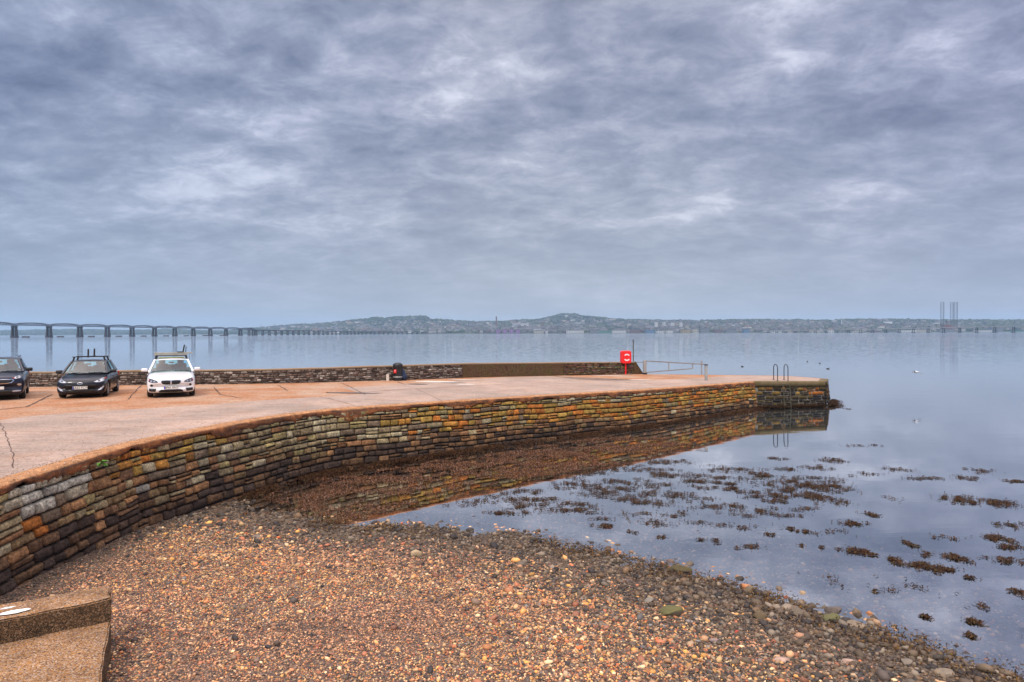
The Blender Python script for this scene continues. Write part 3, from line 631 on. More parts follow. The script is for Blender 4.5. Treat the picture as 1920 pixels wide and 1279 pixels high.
st = empty('concrete_steps', (0, 0, 0)); tag(st, 'weathered concrete steps in the near left corner of the beach', 'steps')
T1 = 1.15; T2 = .85
a0 = P(207, 1122, T1); a1 = P(205, 1096, T1); b0 = P(0, 1163, T1); b1 = P(0, 1138, T1)
fd = (b0 - a0).normalized(); sdv = (P(190, 1279, T2) - P(208, 1180, T2)).normalized()
def slab(name, corners, zt, zb, m, mtop=None):
    bm = bmesh.new(); lo = [bm.verts.new((c.x, c.y, zb)) for c in corners]; hi = [bm.verts.new((c.x, c.y, zt)) for c in corners]
    n = len(corners); top = bm.faces.new(hi); bm.faces.new(lo[::-1])
    for i in range(n): bm.faces.new((lo[i], lo[(i + 1) % n], hi[(i + 1) % n], hi[i]))
    ed = [e for e in top.edges]; bmesh.ops.bevel(bm, geom=ed, offset=.018, segments=2, affect='EDGES')
    bmesh.ops.recalc_face_normals(bm, faces=bm.faces)
    bmesh.ops.subdivide_edges(bm, edges=[e for e in bm.edges if e.calc_length() > .3], cuts=14, use_grid_fill=True)
    for v in bm.verts:
        d = (float(vnoise(v.co.x * 7, v.co.y * 7 + v.co.z * 5, 5)) - .5) * .05; v.co += Vector((d, d, d * .7 if v.co.z > zt - .05 else 0))
    me = bpy.data.meshes.new(name); bm.to_mesh(me); bm.free(); me.materials.append(m); me.materials.append(mtop or m)
    for p in me.polygons:
        if p.normal.z > .75: p.material_index = 1
    o = bpy.data.objects.new(name, me); C.objects.link(o); o.parent = st; return o
far = fd * 3.2
slab('upper_step', [a1, a0, a0 + far, a1 + far], T1, .1, M['riser'], M['step'])
c0 = a0 + Vector((.006, -.004, 0)); c1 = c0 + sdv * 3.2
slab('lower_step', [c0 - sdv * .02, c1, c1 + far, c0 + far - sdv * .02], T2, .1, M['riser'], M['step'])
for i, (px_, py_, w_, h_) in enumerate([(27, 1149, .34, .13), (15, 1141.5, .17, .06)]):
    c = P(px_, py_, T1); n = 22; rr = random.Random(i)
    ang = math.atan2(fd.y, fd.x); pts = []
    for k in range(n):
        aa = 2 * pi * k / n; q = rr.uniform(.85, 1.1); u = cos(aa) * w_ / 2 * q; v = sin(aa) * h_ / 2 * q
        pts.append((c.x + u * cos(ang) - v * sin(ang), c.y + u * sin(ang) + v * cos(ang), T1 + .014))
    mk('white_splash', pts, [tuple(range(n))], M['paint_spot'], st)

# ------------------------------------------------------------------ pebbles
def ico():
    t = (1 + 5 ** .5) / 2
    v = np.array([(-1, t, 0), (1, t, 0), (-1, -t, 0), (1, -t, 0), (0, -1, t), (0, 1, t), (0, -1, -t), (0, 1, -t), (t, 0, -1), (t, 0, 1), (-t, 0, -1), (-t, 0, 1)], float); v /= np.linalg.norm(v[0])
    f = np.array([(0, 11, 5), (0, 5, 1), (0, 1, 7), (0, 7, 10), (0, 10, 11), (1, 5, 9), (5, 11, 4), (11, 10, 2), (10, 7, 6), (7, 1, 8), (3, 9, 4), (3, 4, 2), (3, 2, 6), (3, 6, 8), (3, 8, 9), (4, 9, 5), (2, 4, 11), (6, 2, 10), (8, 6, 7), (9, 8, 1)])
    return v, f
def wall_side(x, y):               # + on the water/beach side of the harbour wall
    p = IN.p[::2]; out = np.empty(len(x))
    for i in range(0, len(x), 20000):
        q = np.stack([x[i:i + 20000], y[i:i + 20000]], 1)[:, None, :]; dd = q - p[None]; k = (dd ** 2).sum(2).argmin(1); r = np.arange(len(k))
        t = p[np.minimum(k + 1, len(p) - 1)] - p[np.maximum(k - 1, 0)]; d = dd[r, k]; l = np.hypot(t[:, 0], t[:, 1])
        out[i:i + 20000] = (d[:, 0] * t[:, 1] - d[:, 1] * t[:, 0]) / l
    return out
def in_view(x, y, z=0, m=60):
    px_ = 960 + 1280 * x / y; py_ = 624 + 1280 * (CAMZ - z) / y
    return (px_ > -m) & (px_ < 1920 + m) & (py_ < 1279 + m * 1.5) & (y > 2)
PC = np.array([1.45, 1.3, 1.12]) * np.array([(.48, .33, .17), (.60, .46, .28), (.44, .20, .09), (.34, .13, .07), (.28, .21, .14), (.17, .13, .10), (.08, .065, .06), (.54, .30, .09), (.22, .10, .06), (.17, .17, .18), (.60, .47, .29), (.36, .22, .13), (.50, .13, .04), (.04, .035, .035)])
PW = np.array([.14, .05, .13, .09, .08, .11, .12, .10, .10, .04, .02, .10, .02, .11]); PW /= PW.sum()
WC = np.array([(.14, .095, .055), (.09, .062, .038), (.20, .14, .085), (.11, .075, .05), (.06, .045, .032), (.17, .10, .05), (.24, .185, .13), (.04, .03, .025)])
def scatter(name, n, size, dens, flat=(.35, .7), label='', colfun=None, seed=0, sink=.35, box=(-11, 14, 5, 26), sm=True):
    rg = np.random.default_rng(seed); x = rg.uniform(box[0], box[1], n * 6); y = rg.uniform(box[2], box[3], n * 6)
    k = in_view(x, y, .3); x, y = x[k], y[k]; k = wall_side(x, y) > .28; x, y = x[k], y[k]
    z, d = bz(x, y); pr = dens(x, y, d); k = rg.random(len(x)) < pr; x, y, z, d = [q[k][:n] for q in (x, y, z, d)]; n = len(x)
    v, f = ico(); sz = size(x, y, d, rg); s3 = np.stack([sz * rg.uniform(.75, 1.35, n), sz * rg.uniform(.6, 1.0, n), sz * rg.uniform(*flat, n)], 1) / 2
    vv = v[None] * (1 + rg.uniform(-.22, .22, (n, 12, 1))) * s3[:, None, :]
    an = rg.uniform(0, 2 * pi, n); tl = rg.normal(0, .28, n); ct, s_t = np.cos(tl)[:, None], np.sin(tl)[:, None]
    X, Y, Z = vv[..., 0], vv[..., 1], vv[..., 2]; X, Z = X * ct - Z * s_t, X * s_t + Z * ct
    ca, sa = np.cos(an)[:, None], np.sin(an)[:, None]; X, Y = X * ca - Y * sa, X * sa + Y * ca
    V = np.stack([X + x[:, None], Y + y[:, None], Z + (z + s3[:, 2] * (1 - sink * 2) * .8 + rg.uniform(0, .3, n) * sz * .3)[:, None]], -1).reshape(-1, 3)
    Fq = (f[None] + (np.arange(n) * 12)[:, None, None]).reshape(-1, 3)
    c = colfun(x, y, d, rg); c = np.repeat(c, 12, 0)
    o = mk(name, V, Fq, M['pebble'], col=c, smooth=sm); tag(o, label, kind='stuff'); return o
def pcol(x, y, d, rg):
    n = len(x); dry = PC[rg.choice(len(PC), n, p=PW)] * rg.uniform(.5, 1.2, (n, 1)) * (.72 + .56 * vnoise(x * 1.1, y * 1.6, 19)[:, None]); we = WC[rg.integers(0, len(WC), n)] * rg.uniform(.5, 1.15, (n, 1))
    pink = np.clip(vnoise(x * .5, y * .5, 17) * 3 - 1.2, 0, 1)[:, None]; dry = dry * (1 - pink * .5) + dry.mean(1, keepdims=True) * np.array([1.5, .72, .42]) * pink * .5
    w = np.clip(1.25 - (d + 1.0 * (vnoise(x * .8, y * .8, 5) - .5)) / (2.6 + .9 * np.clip((x + 3) / 6, 0, 1)), 0, 1); dk = rg.random(n) < np.where(d < -.25, .5, w)
    # strip of damp stone along the foot of the wall
    wsd = wall_side(x, y); dk |= rg.random(n) < np.clip(1.25 - wsd / 1.3, 0, .95)
    c = np.where(dk[:, None], we, dry)
    dr = np.clip((-d - .5) / 7, 0, 1)[:, None]; return c * (1 - dr * .5)
def rsz(x, y, d):
    return .5 + .5 * np.clip(1 - (d - .2) / 3.2, 0, 1)
right = lambda x: np.clip((x + 1) / 5, 0, 1)
scatter('fine_shingle', 105000, lambda x, y, d, rg: rg.lognormal(math.log(.026), .33, len(x)) * (1 + .45 * right(x)), lambda x, y, d: np.clip(d * 1.2 + .4, 0, 1) * np.clip((15.5 / y) ** 1.6, 0, 1) * np.clip((d / 2.5), .25, 1), label='fine pink and cream shingle covering the upper beach', colfun=pcol, seed=51, box=(-10, 10, 6, 20))
scatter('shingle', 34000, lambda x, y, d, rg: np.clip(rg.lognormal(math.log(.052), .38, len(x)), .02, .17), lambda x, y, d: np.where(d > 0, np.clip(1.1 - (d - .5) / 4.2, .07, 1) + .35 * right(x), np.clip(1 + d / 7, 0, 1) * .8), label='mixed brown cobbles and shingle by the waterline', colfun=pcol, seed=52, sm=False, box=(-10, 13, 6, 26))
scatter('cobbles', 3600, lambda x, y, d, rg: np.clip(rg.lognormal(math.log(.105), .33, len(x)), .05, .26), lambda x, y, d: np.where(d > 0, np.clip(1.15 - d / 2.6, .015, 1), np.clip(1 + d / 5, 0, 1) * .6) * (.45 + .55 * right(x)), label='dark wet cobbles strewn along the water edge', colfun=pcol, seed=53, sm=False, box=(-9, 13, 6, 24), flat=(.4, .8))

# ------------------------------------------------------------------ single rocks one can tell apart
def rock(px_, py_, w_px, label, col, flat=.6, top=None, z=None, ang=None, group=None, seed=0, stretch=1.3):
    p = P(px_, py_, 0)
    for _ in range(6): zz = float(bz(np.array([p.x]), np.array([p.y]))[0][0]) if z is None else z; p = P(px_, py_, max(zz, -.02))
    size = w_px / 1280 * p.y; rr = np.random.default_rng(seed + int(px_))
    bm = bmesh.new(); bmesh.ops.create_icosphere(bm, subdivisions=3, radius=.5)
    planes = [(Vector(rr.normal(0, 1, 3)).normalized(), rr.uniform(.30, .42)) for _ in range(11)]
    for v in bm.verts:
        for n_, d_ in planes:
            e = v.co.dot(n_) - d_
            if e > 0: v.co -= n_ * e * .92
        v.co *= 1 + (float(vnoise(v.co.x * 6 + seed, v.co.y * 6 + v.co.z * 4, 3)) - .5) * .15
    sx, sy, sz = size * 1.12, size / stretch, size * flat
    for v in bm.verts: v.co = Vector((v.co.x * sx, v.co.y * sy, v.co.z * sz))
    me = bpy.data.meshes.new('rock'); bm.to_mesh(me); bm.free(); me.materials.append(M['rock'])
    me.polygons.foreach_set('use_smooth', np.ones(len(me.polygons), dtype=bool))
    me.set_sharp_from_angle(angle=R(32))
    a = me.color_attributes.new('Col', 'FLOAT_COLOR', 'POINT')
    for i, v in enumerate(me.vertices):
        c = top if (top and v.normal.z > .35) else col; a.data[i].color = (*c, 1)
    o = bpy.data.objects.new('rock', me); C.objects.link(o); o.location = (p.x, p.y, zz + sz * .18); o.rotation_euler = (rr.uniform(-.15, .15), rr.uniform(-.15, .15), ang if ang is not None else rr.uniform(-.5, .5))
    tag(o, label, 'rock', group or 'larger rocks on the shore'); return o
BR = (.16, .115, .08); DK = (.07, .055, .04); PK = (.42, .28, .21); GR = (.12, .11, .04); TAN = (.42, .31, .18)
for q in [(1257, 1153, 44, 'mossy green boulder alone among the shingle near the water', (.08, .06, .035), .6, (.115, .105, .035)),
          (779, 1042, 22, 'pale tan rock set against dark stones in the middle of the beach', TAN, .8, None),
          (1424, 1158, 30, 'squat olive brown boulder at the water edge, rounded top', (.13, .09, .045), .7, None),
          (1274, 1072, 42, 'low weed capped rock half way along the waterline', DK, .45, (.08, .06, .02)),
          (1407, 1110, 24, 'rounded brown rock on the tip of the shingle spur', (.17, .12, .07), .8, None),
          (1486, 1144, 24, 'angular brown rock just above the waterline beside a weed patch', BR, .6, None),
          (1562, 1146, 36, 'long dark rock touching the water behind the green topped rock', (.13, .1, .08), .45, None),
          (1556, 1163, 40, 'green topped flat rock at the water edge', (.07, .06, .03), .5, GR),
          (1605, 1151, 20, 'upright reddish rock standing in the shallows', (.19, .13, .08), 1.0, None),
          (1605, 1174, 42, 'long tan slab lying along the waterline', (.24, .18, .12), .35, None),
          (1465, 1238, 34, 'smooth pale pink oblong stone, flat on the shingle', PK, .28, None),
          (1590, 1243, 26, 'pale pink stone with a dark underside in the lower right', PK, .5, None),
          (1700, 1243, 30, 'grey brown wedge shaped stone in the lower right', (.2, .16, .12), .5, None),
          (1775, 1265, 38, 'broad flat brown stone at the bottom right edge', (.22, .17, .12), .4, None),
          (1498, 1152, 34, 'dull brown boulder beside the angular brown rock', (.15, .115, .08), .5, None),
          (858, 994, 12, 'small dark rock sitting in the bright water tip', DK, .8, None),
          (808, 979, 7, 'tiny black stone at the edge of the wall reflection', DK, .8, None),
          (1142, 1033, 10, 'small round rock standing clear in the shallows', BR, .9, None),
          (1156, 1045, 11, 'leaning brown stone next to the small round rock', (.2, .14, .1), .8, None),
          (1139, 1050, 14, 'square brown stone at the shingle edge', BR, .9, None),
          (1076, 1026, 10, 'dark stone poking out of the water edge', DK, .7, None),
          (1216, 1129, 20, 'grey pointed stone left of the mossy boulder', (.22, .19, .15), .7, None),
          (1338, 1204, 18, 'mauve rounded stone below the mossy boulder', (.28, .2, .18), .7, None),
          (503, 1214, 14, 'black oval pebble on the fine pink gravel', (.03, .03, .035), .5, None),
          (521, 1175, 11, 'black round pebble above the black oval one', (.03, .03, .035), .6, None),
          (1382, 1186, 12, 'bright red stone among the brown cobbles', (.45, .07, .04), .5, None),
          (1850, 1216, 20, 'dark rock under weed at the right waterline', DK, .6, None),
          (385, 955, 12, 'light brown stone near the foot of the wall', (.3, .21, .14), .6, None),
          (480, 1008, 20, 'flat brown stone close to the wall puddle', (.2, .15, .11), .4, None)]:
    rock(q[0], q[1], q[2], q[3], q[4], q[5], q[6])

# ------------------------------------------------------------------ seaweed
WCOL = np.array([(.05, .02, .010), (.035, .017, .009), (.075, .034, .011), (.025, .013, .008), (.055, .036, .012)])
PURP = np.array([(.14, .06, .032), (.09, .038, .018), (.19, .105, .07), (.05, .023, .012), (.12, .05, .014)])
def blades(name, x, y, z, d, rg, cols, lmin, lmax, label, lift=.035, wid=.22, par_=None):
    n = len(x); L = rg.uniform(lmin, lmax, n); w = L * wid * rg.uniform(.6, 1.4, n); a = rg.uniform(0, 2 * pi, n); t = np.array([0, .5, 1.0]); bend = rg.normal(0, .5, n); up = rg.uniform(0, lift, n)
    V = np.empty((n, 6, 3)); 
    for i in range(3):
        an = a + bend * t[i]; cx = x + np.cos(an) * L * t[i]; cy = y + np.sin(an) * L * t[i]; cz = z + up * (1 - (2 * t[i] - 1) ** 2) + .006
        ww = w * (.55, 1, .35)[i]
        for j, sg in enumerate((-.5, .5)): V[:, i * 2 + j, 0] = cx - np.sin(an) * ww * sg; V[:, i * 2 + j, 1] = cy + np.cos(an) * ww * sg; V[:, i * 2 + j, 2] = cz + rg.uniform(0, .012, n)
    f = np.array([(0, 1, 3, 2), (2, 3, 5, 4)]); F_ = (f[None] + (np.arange(n) * 6)[:, None, None]).reshape(-1, 4)
    c = cols[rg.integers(0, len(cols), n)] * rg.uniform(.6, 1.5, (n, 1))
    o = mk(name, V.reshape(-1, 3), F_, M['weed'], col=np.repeat(c, 6, 0)); return o
def pts_px(rg, cx, cy, hw, hh_, n, tilt=0.0):  # clump surveyed at a place on the water
    c = P(cx, cy); e = P(cx + hw, cy); f_ = P(cx, cy - hh_); dx = (e - c).length; dy = (f_ - c).length
    m = max(1, n // 16); bx = rg.normal(0, .5, m) * dx; by = rg.normal(0, .45, m) * dy; k = rg.integers(0, m, n); r = rg.normal(0, 1, (n, 2))
    fr_ = np.where(rg.random(n) < .14, 4.5, 1); x = bx[k] + r[:, 0] * dx * .10 * fr_; y = by[k] + r[:, 1] * dy * .10 * fr_
    return c.x + x, c.y + y - x * tilt
rg = np.random.default_rng(77)
CL = [(1605, 835, 26, 2.5, 90), (1640, 836, 20, 1.5, 30), (1560, 864, 24, 4.5, 330), (1535, 877, 30, 4, 260), (1455, 861, 24, 3, 170), (1480, 880, 32, 3, 210), (1540, 897, 50, 3, 240), (1600, 888, 35, 2.5, 110), (1685, 880, 26, 4, 190), (1735, 897, 28, 4, 230), (1810, 896, 32, 4, 200),
      (1835, 883, 26, 4, 190), (1905, 903, 22, 3, 230), (1780, 930, 24, 3, 90), (1790, 936, 28, 5, 240), (1815, 943, 20, 5, 240), (1870, 943, 38, 8, 640), (1640, 965, 24, 4, 150), (1600, 982, 20, 5, 240), (1486, 993, 12, 4, 110), (1515, 996, 14, 3, 50), (1523, 930, 28, 8, 620), (1570, 942, 26, 6, 130),
      (1455, 940, 26, 4, 180), (1425, 958, 14, 5, 130), (1600, 1033, 22, 7, 330), (1632, 1040, 16, 4, 100), (1708, 1022, 14, 5, 130), (1680, 1052, 20, 6, 230), (1720, 1058, 24, 7, 300), (1760, 1068, 26, 8, 360), (1798, 1046, 24, 7, 330), (1740, 1041, 18, 3, 70), (1825, 1083, 18, 4, 60),
      (1870, 1010, 26, 9, 360), (1890, 985, 30, 5, 160), (1905, 1027, 22, 6, 240), (1885, 1052, 30, 5, 210), (1910, 1112, 12, 6, 110), (1828, 1167, 14, 5, 160), (1820, 1195, 14, 4, 80), (1730, 1155, 10, 5, 60), (1400, 1026, 18, 4, 110), (1345, 1015, 12, 4, 60), (1440, 1003, 14, 3, 60), (1130, 987, 24, 4, 200),
      (1185, 998, 12, 2.5, 40), (1240, 1008, 14, 2.5, 50), (1310, 1012, 12, 3, 40), (1500, 1022, 12, 2.5, 30), (1550, 1028, 8, 4, 30), (1640, 1110, 10, 2, 30), (1770, 1010, 30, 5, 60), (1560, 1000, 50, 12, 60), (1700, 1100, 60, 16, 70), (1400, 960, 60, 20, 120), (1640, 930, 60, 20, 40), (1860, 1150, 40, 30, 60), (1560, 1085, 70, 20, 40),
      (1560, 757, 8, 4, 260), (1575, 764, 9, 2, 130), (1590, 767, 9, 1, 50), (1552, 766, 7, 3, 160)]
X = []; Y = []
for cx, cy, hw, h_, n in CL: x, y = pts_px(rg, cx, cy, hw, h_, int(n * .9), .12); X.append(x); Y.append(y)
# broad drifting field off the wall: noise clumps in plan
fx = rg.uniform(-7, 20, 330000); fy = rg.uniform(15, 34, 330000); px_ = 960 + 1280 * fx / fy; py_ = 624.2 - .0037 * (px_ - 960) + 1280 * CAMZ / fy
def inpoly(px, py, poly):
    ins = np.zeros(len(px), bool); j = len(poly) - 1
    for i in range(len(poly)):
        xi, yi = poly[i]; xj, yj = poly[j]; c = ((yi > py) != (yj > py)) & (px < (xj - xi) * (py - yi) / (yj - yi + 1e-9) + xi); ins ^= c; j = i
    return ins
nz1 = vnoise(fx * .75 + 3, fy * 1.5, 41, 3); nz2 = vnoise(fx * 3.3, fy * 6, 42, 2); val = nz1 * .6 + nz2 * .4
core = inpoly(px_, py_, [(960, 905), (1120, 875), (1250, 862), (1340, 868), (1450, 893), (1600, 905), (1560, 950), (1440, 985), (1300, 1000), (1130, 975), (960, 965), (800, 960), (880, 925)])
k = core & (rg.random(len(fx)) < np.clip((val - .50) * 3, 0, 1) * .035); X.append(fx[k]); Y.append(fy[k])
ck = np.flatnonzero(core & (nz1 > .30 + .22 * rg.random(len(fx))))[:300]
for i_ in ck:
    n_ = int(8 + 110 * rg.random() ** 2); q_ = (n_ / 260) ** .5; m_ = max(1, n_ // 14); bx = rg.normal(0, .42, m_) * q_; by = rg.normal(0, .15, m_) * q_; kk = rg.integers(0, m_, n_); fr_ = np.where(rg.random(n_) < .15, 4, 1); ax_ = fx[i_] + bx[kk] + rg.normal(0, .06, n_) * fr_; ay_ = fy[i_] + by[kk] + rg.normal(0, .035, n_) * fr_ - (bx[kk]) * .3; X.append(ax_); Y.append(ay_)
X = np.concatenate(X); Y = np.concatenate(Y)
o = blades('floating_seaweed', X, Y, np.zeros(len(X)), None, rg, WCOL, .03, .10, '', lift=.04, wid=.26); tag(o, 'brown bladder wrack floating in rafts on the calm water', kind='stuff')
pool = inpoly(px_, py_, [(430, 985), (470, 925), (560, 905), (700, 885), (860, 858), (1000, 838), (1120, 822), (1240, 822), (1300, 835), (1200, 862), (1085, 884), (1009, 898), (930, 909), (849, 927), (740, 954), (655, 986), (560, 978)])
k = pool & (rg.random(len(fx)) < np.clip((val - .485 + .10 * (vnoise(fx * 9, fy * 9, 44) - .5)) * 12, 0, 1) * .9) & (wall_side(fx, fy) > .3)
o = blades('tangled_seaweed', fx[k], fy[k], np.zeros(k.sum()), None, rg, PURP, .035, .11, '', lift=.05); tag(o, 'reddish brown seaweed mat on the shallow water beside the wall', kind='stuff')
# weed along the wall foot and wrack on the shore
n = 26000; s_ = rg.uniform(16, IN.L, n); x, y, a_, b_ = IN.at(s_); zw = rg.exponential(.11, n); wd = rg.uniform(.30, 1.1, n) * np.where(rg.random(n) < .5, .5, 1)
offs = .15 * 2.0 + rg.exponential(.22, n); xx = x + a_ * offs; yy = y + b_ * offs; z0, d0 = bz(xx, yy); zz = np.maximum(z0, 0) + rg.uniform(0, .10, n) * np.clip(1.2 - (offs - .3) * 2, 0, 1)
k = (d0 < .8) & (rg.random(n) < np.clip(vnoise(xx * 1.3, yy * 1.3, 61) * 2.6 - .6, .1, 1))
o = blades('wall_foot_seaweed', xx[k], yy[k], zz[k], None, rg, np.concatenate([WCOL, PURP[1:2], PURP[3:4]]), .04, .12, '', lift=.05); tag(o, 'dark seaweed heaped along the foot of the curved wall', kind='stuff')
ends = []
for cu in (E1, E2):
    n = 3500; s_ = rg.uniform(0, cu.L, n); x, y, a_, b_ = cu.at(s_); offs = .26 + rg.exponential(.12, n); ends.append((x + a_ * offs, y + b_ * offs, rg.uniform(0, .14, n)))
xx, yy, zz = [np.concatenate(q) for q in zip(*ends)]
o = blades('pier_foot_seaweed', xx, yy, zz, None, rg, WCOL * .7, .06, .16, '', lift=.06); tag(o, 'black wrack hanging round the foot of the pier head', kind='stuff')
n = 110000; x = rg.uniform(-5, 12, n); y = rg.uniform(7, 20, n); z0, d0 = bz(x, y); cl = vnoise(x * 1.1 + 9, y * 1.1, 71, 3)
k = (d0 > -.45) & (d0 < 1.1) & (rg.random(n) < np.clip((cl - .47 + .12 * right(x)) * 8, 0, 1)) & (rg.random(n) < np.clip(1.2 - abs(d0 - .15) / .7, 0, 1)); x, y, z0 = x[k], y[k], z0[k]
o = blades('stranded_seaweed', x, y, np.maximum(z0, 0) + rg.uniform(.0, .05, len(x)), None, rg, np.concatenate([WCOL, np.array([(.16, .08, .015), (.12, .06, .012)])]), .02, .06, '', lift=.03, wid=.4); tag(o, 'orange brown wrack stranded among the stones at the waterline', kind='stuff')

# fern on the wall near the left
def fern(px_, py_, size, label):
    q = PD(px_, py_); d = np.hypot(IN.p[:, 0] - q.x, IN.p[:, 1] - q.y); 
    # find the wall face along the ray
    rd = ray(px_, py_); best = None
    for s in np.arange(5, 20, .02):
        x, y, a, b = [float(t) for t in IN.at(s)]
        t = y / rd.y; 
        e = abs(x + a * .12 - rd.x * (y + b * .12) / rd.y)
        if best is None or e < best[0]: best = (e, s)
    x, y, a, b = [float(t) for t in IN.at(best[1])]; Yp = y + b * .12; z = CAMZ + rd.z / rd.y * Yp
    mb = MB(); r = random.Random(5)
    for k in range(16):
        an = r.uniform(-1.6, 1.6); up = r.uniform(-.5, 1); n_ = Vector((a * cos(an) - b * sin(an), a * sin(an) + b * cos(an), up)).normalized(); L2 = size * r.uniform(.5, 1)
        s_ = n_.cross(Vector((0, 0, 1))).normalized() * L2 * .22; p0 = Vector((0, 0, 0)); p1 = n_ * L2 * .55; p2 = n_ * L2 - Vector((0, 0, L2 * .35))
        mb.add([p0, p1 - s_, p2, p1 + s_], [(0, 1, 2, 3)])
    o = mb.build('fern', M['leaf'], loc=(x + a * .12, Yp, z)); tag(o, label, 'plant')
fern(190, 868, .19, 'small bright green fern growing from the wall joints on the left')

# ------------------------------------------------------------------ cars
def text_mesh(txt, size, m, parent, loc, rot, name='lettering', bold=0.0):
    cu = bpy.data.curves.new(name, 'FONT'); cu.body = txt; cu.size = size; cu.align_x = 'CENTER'; cu.align_y = 'CENTER'; cu.extrude = .0015; cu.offset = bold
    o = bpy.data.objects.new(name, cu); C.objects.link(o); bpy.context.view_layer.update()
    me = bpy.data.meshes.new_from_object(o.evaluated_get(bpy.context.evaluated_depsgraph_get())); bpy.data.objects.remove(o)
    me.materials.clear(); me.materials.append(m); q = bpy.data.objects.new(name, me); C.objects.link(q); q.parent = parent; q.location = loc; q.rotation_euler = rot; return q
def car(loc, heading, label, paint, W_=1.8, L=4.3, H=1.52, hood=.98, belt=1.0, nose=.72, lamp='lamp', wheel_r=.33, wb=2.6, clear=.18, rear_glass_y=.25, rail=False, features=None, plate=None, screen_top=.40):
    root = empty('car', loc, heading); tag(root, label, 'car', 'cars parked along the sea wall')
    h = W_ / 2
    st_ = [(0.0, nose * .80, .88, clear + .12), (.035, nose, .93, clear + .03), (.12, nose + .08, .965, clear), (.32, nose + (hood - nose) * .55, .985, clear), (.65, hood - .07, 1.0, clear), (1.05, hood, 1.0, clear), (1.6, belt, 1.0, clear), (2.3, belt + .01, 1.0, clear), (3.1, belt + .03, 1.0, clear), (L - .6, belt + .05, .99, clear), (L - .18, belt + .03, .96, clear), (L - .05, belt - .08, .92, clear + .05), (L, belt - .3, .85, clear + .16)]
    V = []
    for y, zt, wf, zb in st_:
        w = h * wf; hgt = zt - zb
        half = [(0, zt + .012), (.40, zt + .008), (.74, zt - .012), (.90, zt - .06), (.975, zt - .17 * hgt - .03), (1.0, zb + .58 * hgt), (.99, zb + .34 * hgt), (.965, zb + .10 * hgt), (.9, zb), (.5, zb - .0), (0, zb)]
        row = [(-a * w, z) for a, z in half[::-1]][:-1] + [(a * w, z) for a, z in half]; row = row[:-1]
        for x, z in row:
            bow = abs(x / w) ** 3 * ((.19 * max(0, 1 - y / 1.0)) - (.22 * max(0, 1 - (L - y) / 1.0))); V.append((x, y + bow, z))
    n = len(V) // len(st_); F_ = [(i * n + k, i * n + (k + 1) % n, (i + 1) * n + (k + 1) % n, (i + 1) * n + k) for i in range(len(st_) - 1) for k in range(n)] + [tuple(range(n)), tuple((len(st_) - 1) * n + k for k in range(n))[::-1]]
    body = mk('body', V, F_, M[paint], root); bm = bmesh.new(); bm.from_mesh(body.data); bmesh.ops.recalc_face_normals(bm, faces=bm.faces)
    ends_ = [f for f in bm.faces if len(f.verts) > 4]; bmesh.ops.inset_region(bm, faces=ends_, thickness=.06); bm.to_mesh(body.data); bm.free()
    subsurf(body, 2)
    fy0 = .86 if L < 4.4 else .9; ry = fy0 + wb
    cutters = []
    for yy in (fy0, ry):
        cm = MB(); cm.lathe([(.001, -h - .2), (wheel_r + .05, -h - .2), (wheel_r + .05, -h + .28), (.001, -h + .28)], (0, yy, wheel_r), 28, 'X').lathe([(.001, h - .28), (wheel_r + .05, h - .28), (wheel_r + .05, h + .2), (.001, h + .2)], (0, yy, wheel_r), 28, 'X')
        c_ = cm.build('cut', M['trim'], root); md = body.modifiers.new('b', 'BOOLEAN'); md.object = c_; md.operation = 'DIFFERENCE'; cutters.append(c_)
    bake(body)
    for c_ in cutters: bpy.data.objects.remove(c_)
    bm = bmesh.new(); bm.from_mesh(body.data); bvh = BVHTree.FromBMesh(bm); bm.free()
    def hit(x, z, default=.15):
        r = bvh.ray_cast(Vector((x, -2, z)), Vector((0, 1, 0))); return r[0].y if r[0] is not None else default
    def patch(name, poly, m, parent=root, off=.008, thick=.0):
        cx = sum(p[0] for p in poly) / len(poly); cz = sum(p[1] for p in poly) / len(poly); dense = []
        for i in range(len(poly)):
            a, b = poly[i], poly[(i + 1) % len(poly)]
            for k in range(4): t = k / 4; dense.append((a[0] + (b[0] - a[0]) * t, a[1] + (b[1] - a[1]) * t))
        V = []; n = len(dense); R_ = (1, .75, .5, .25)
        for r_ in R_: V += [(cx + (x - cx) * r_, cz + (z - cz) * r_) for x, z in dense]
        V.append((cx, cz)); V3 = [(x, hit(x, z) - off, z) for x, z in V]
        F_ = [(i * n + k, i * n + (k + 1) % n, (i + 1) * n + (k + 1) % n, (i + 1) * n + k) for i in range(3) for k in range(n)] + [(3 * n + k, 3 * n + (k + 1) % n, 4 * n) for k in range(n)]
        # side skirt back to the body so it has thickness
        s0 = len(V3); V3 += [(x, y + off + .01, z) for x, y, z in V3[:n]]; F_ += [(k, s0 + k, s0 + (k + 1) % n, (k + 1) % n) for k in range(n)]
        o = mk(name, V3, F_, M[m], parent, smooth=False); bm = bmesh.new(); bm.from_mesh(o.data); bmesh.ops.recalc_face_normals(bm, faces=bm.faces); bm.to_mesh(o.data); bm.free(); return o
    mir = lambda poly: [(-x, z) for x, z in poly]
    # greenhouse
    yb, yt, rt, rb = 1.02, 1.02 + (H - hood) * 1.35, L - 1.05 + rear_glass_y * .6, L - .38
    wb_, wt = h * .90, h * .68; zb = belt + .005; zr = H
    def pl(t, side): return Vector((side * (wb_ + (wt - wb_) * t), 0, zb + (zr - .05 - zb) * t))
    # roof
    rv = []; rs = [(yt - .04, -.025), (yt + .12, 0), ((yt + rt) / 2, .02), (rt - .1, 0), (rt + .02, -.03)]
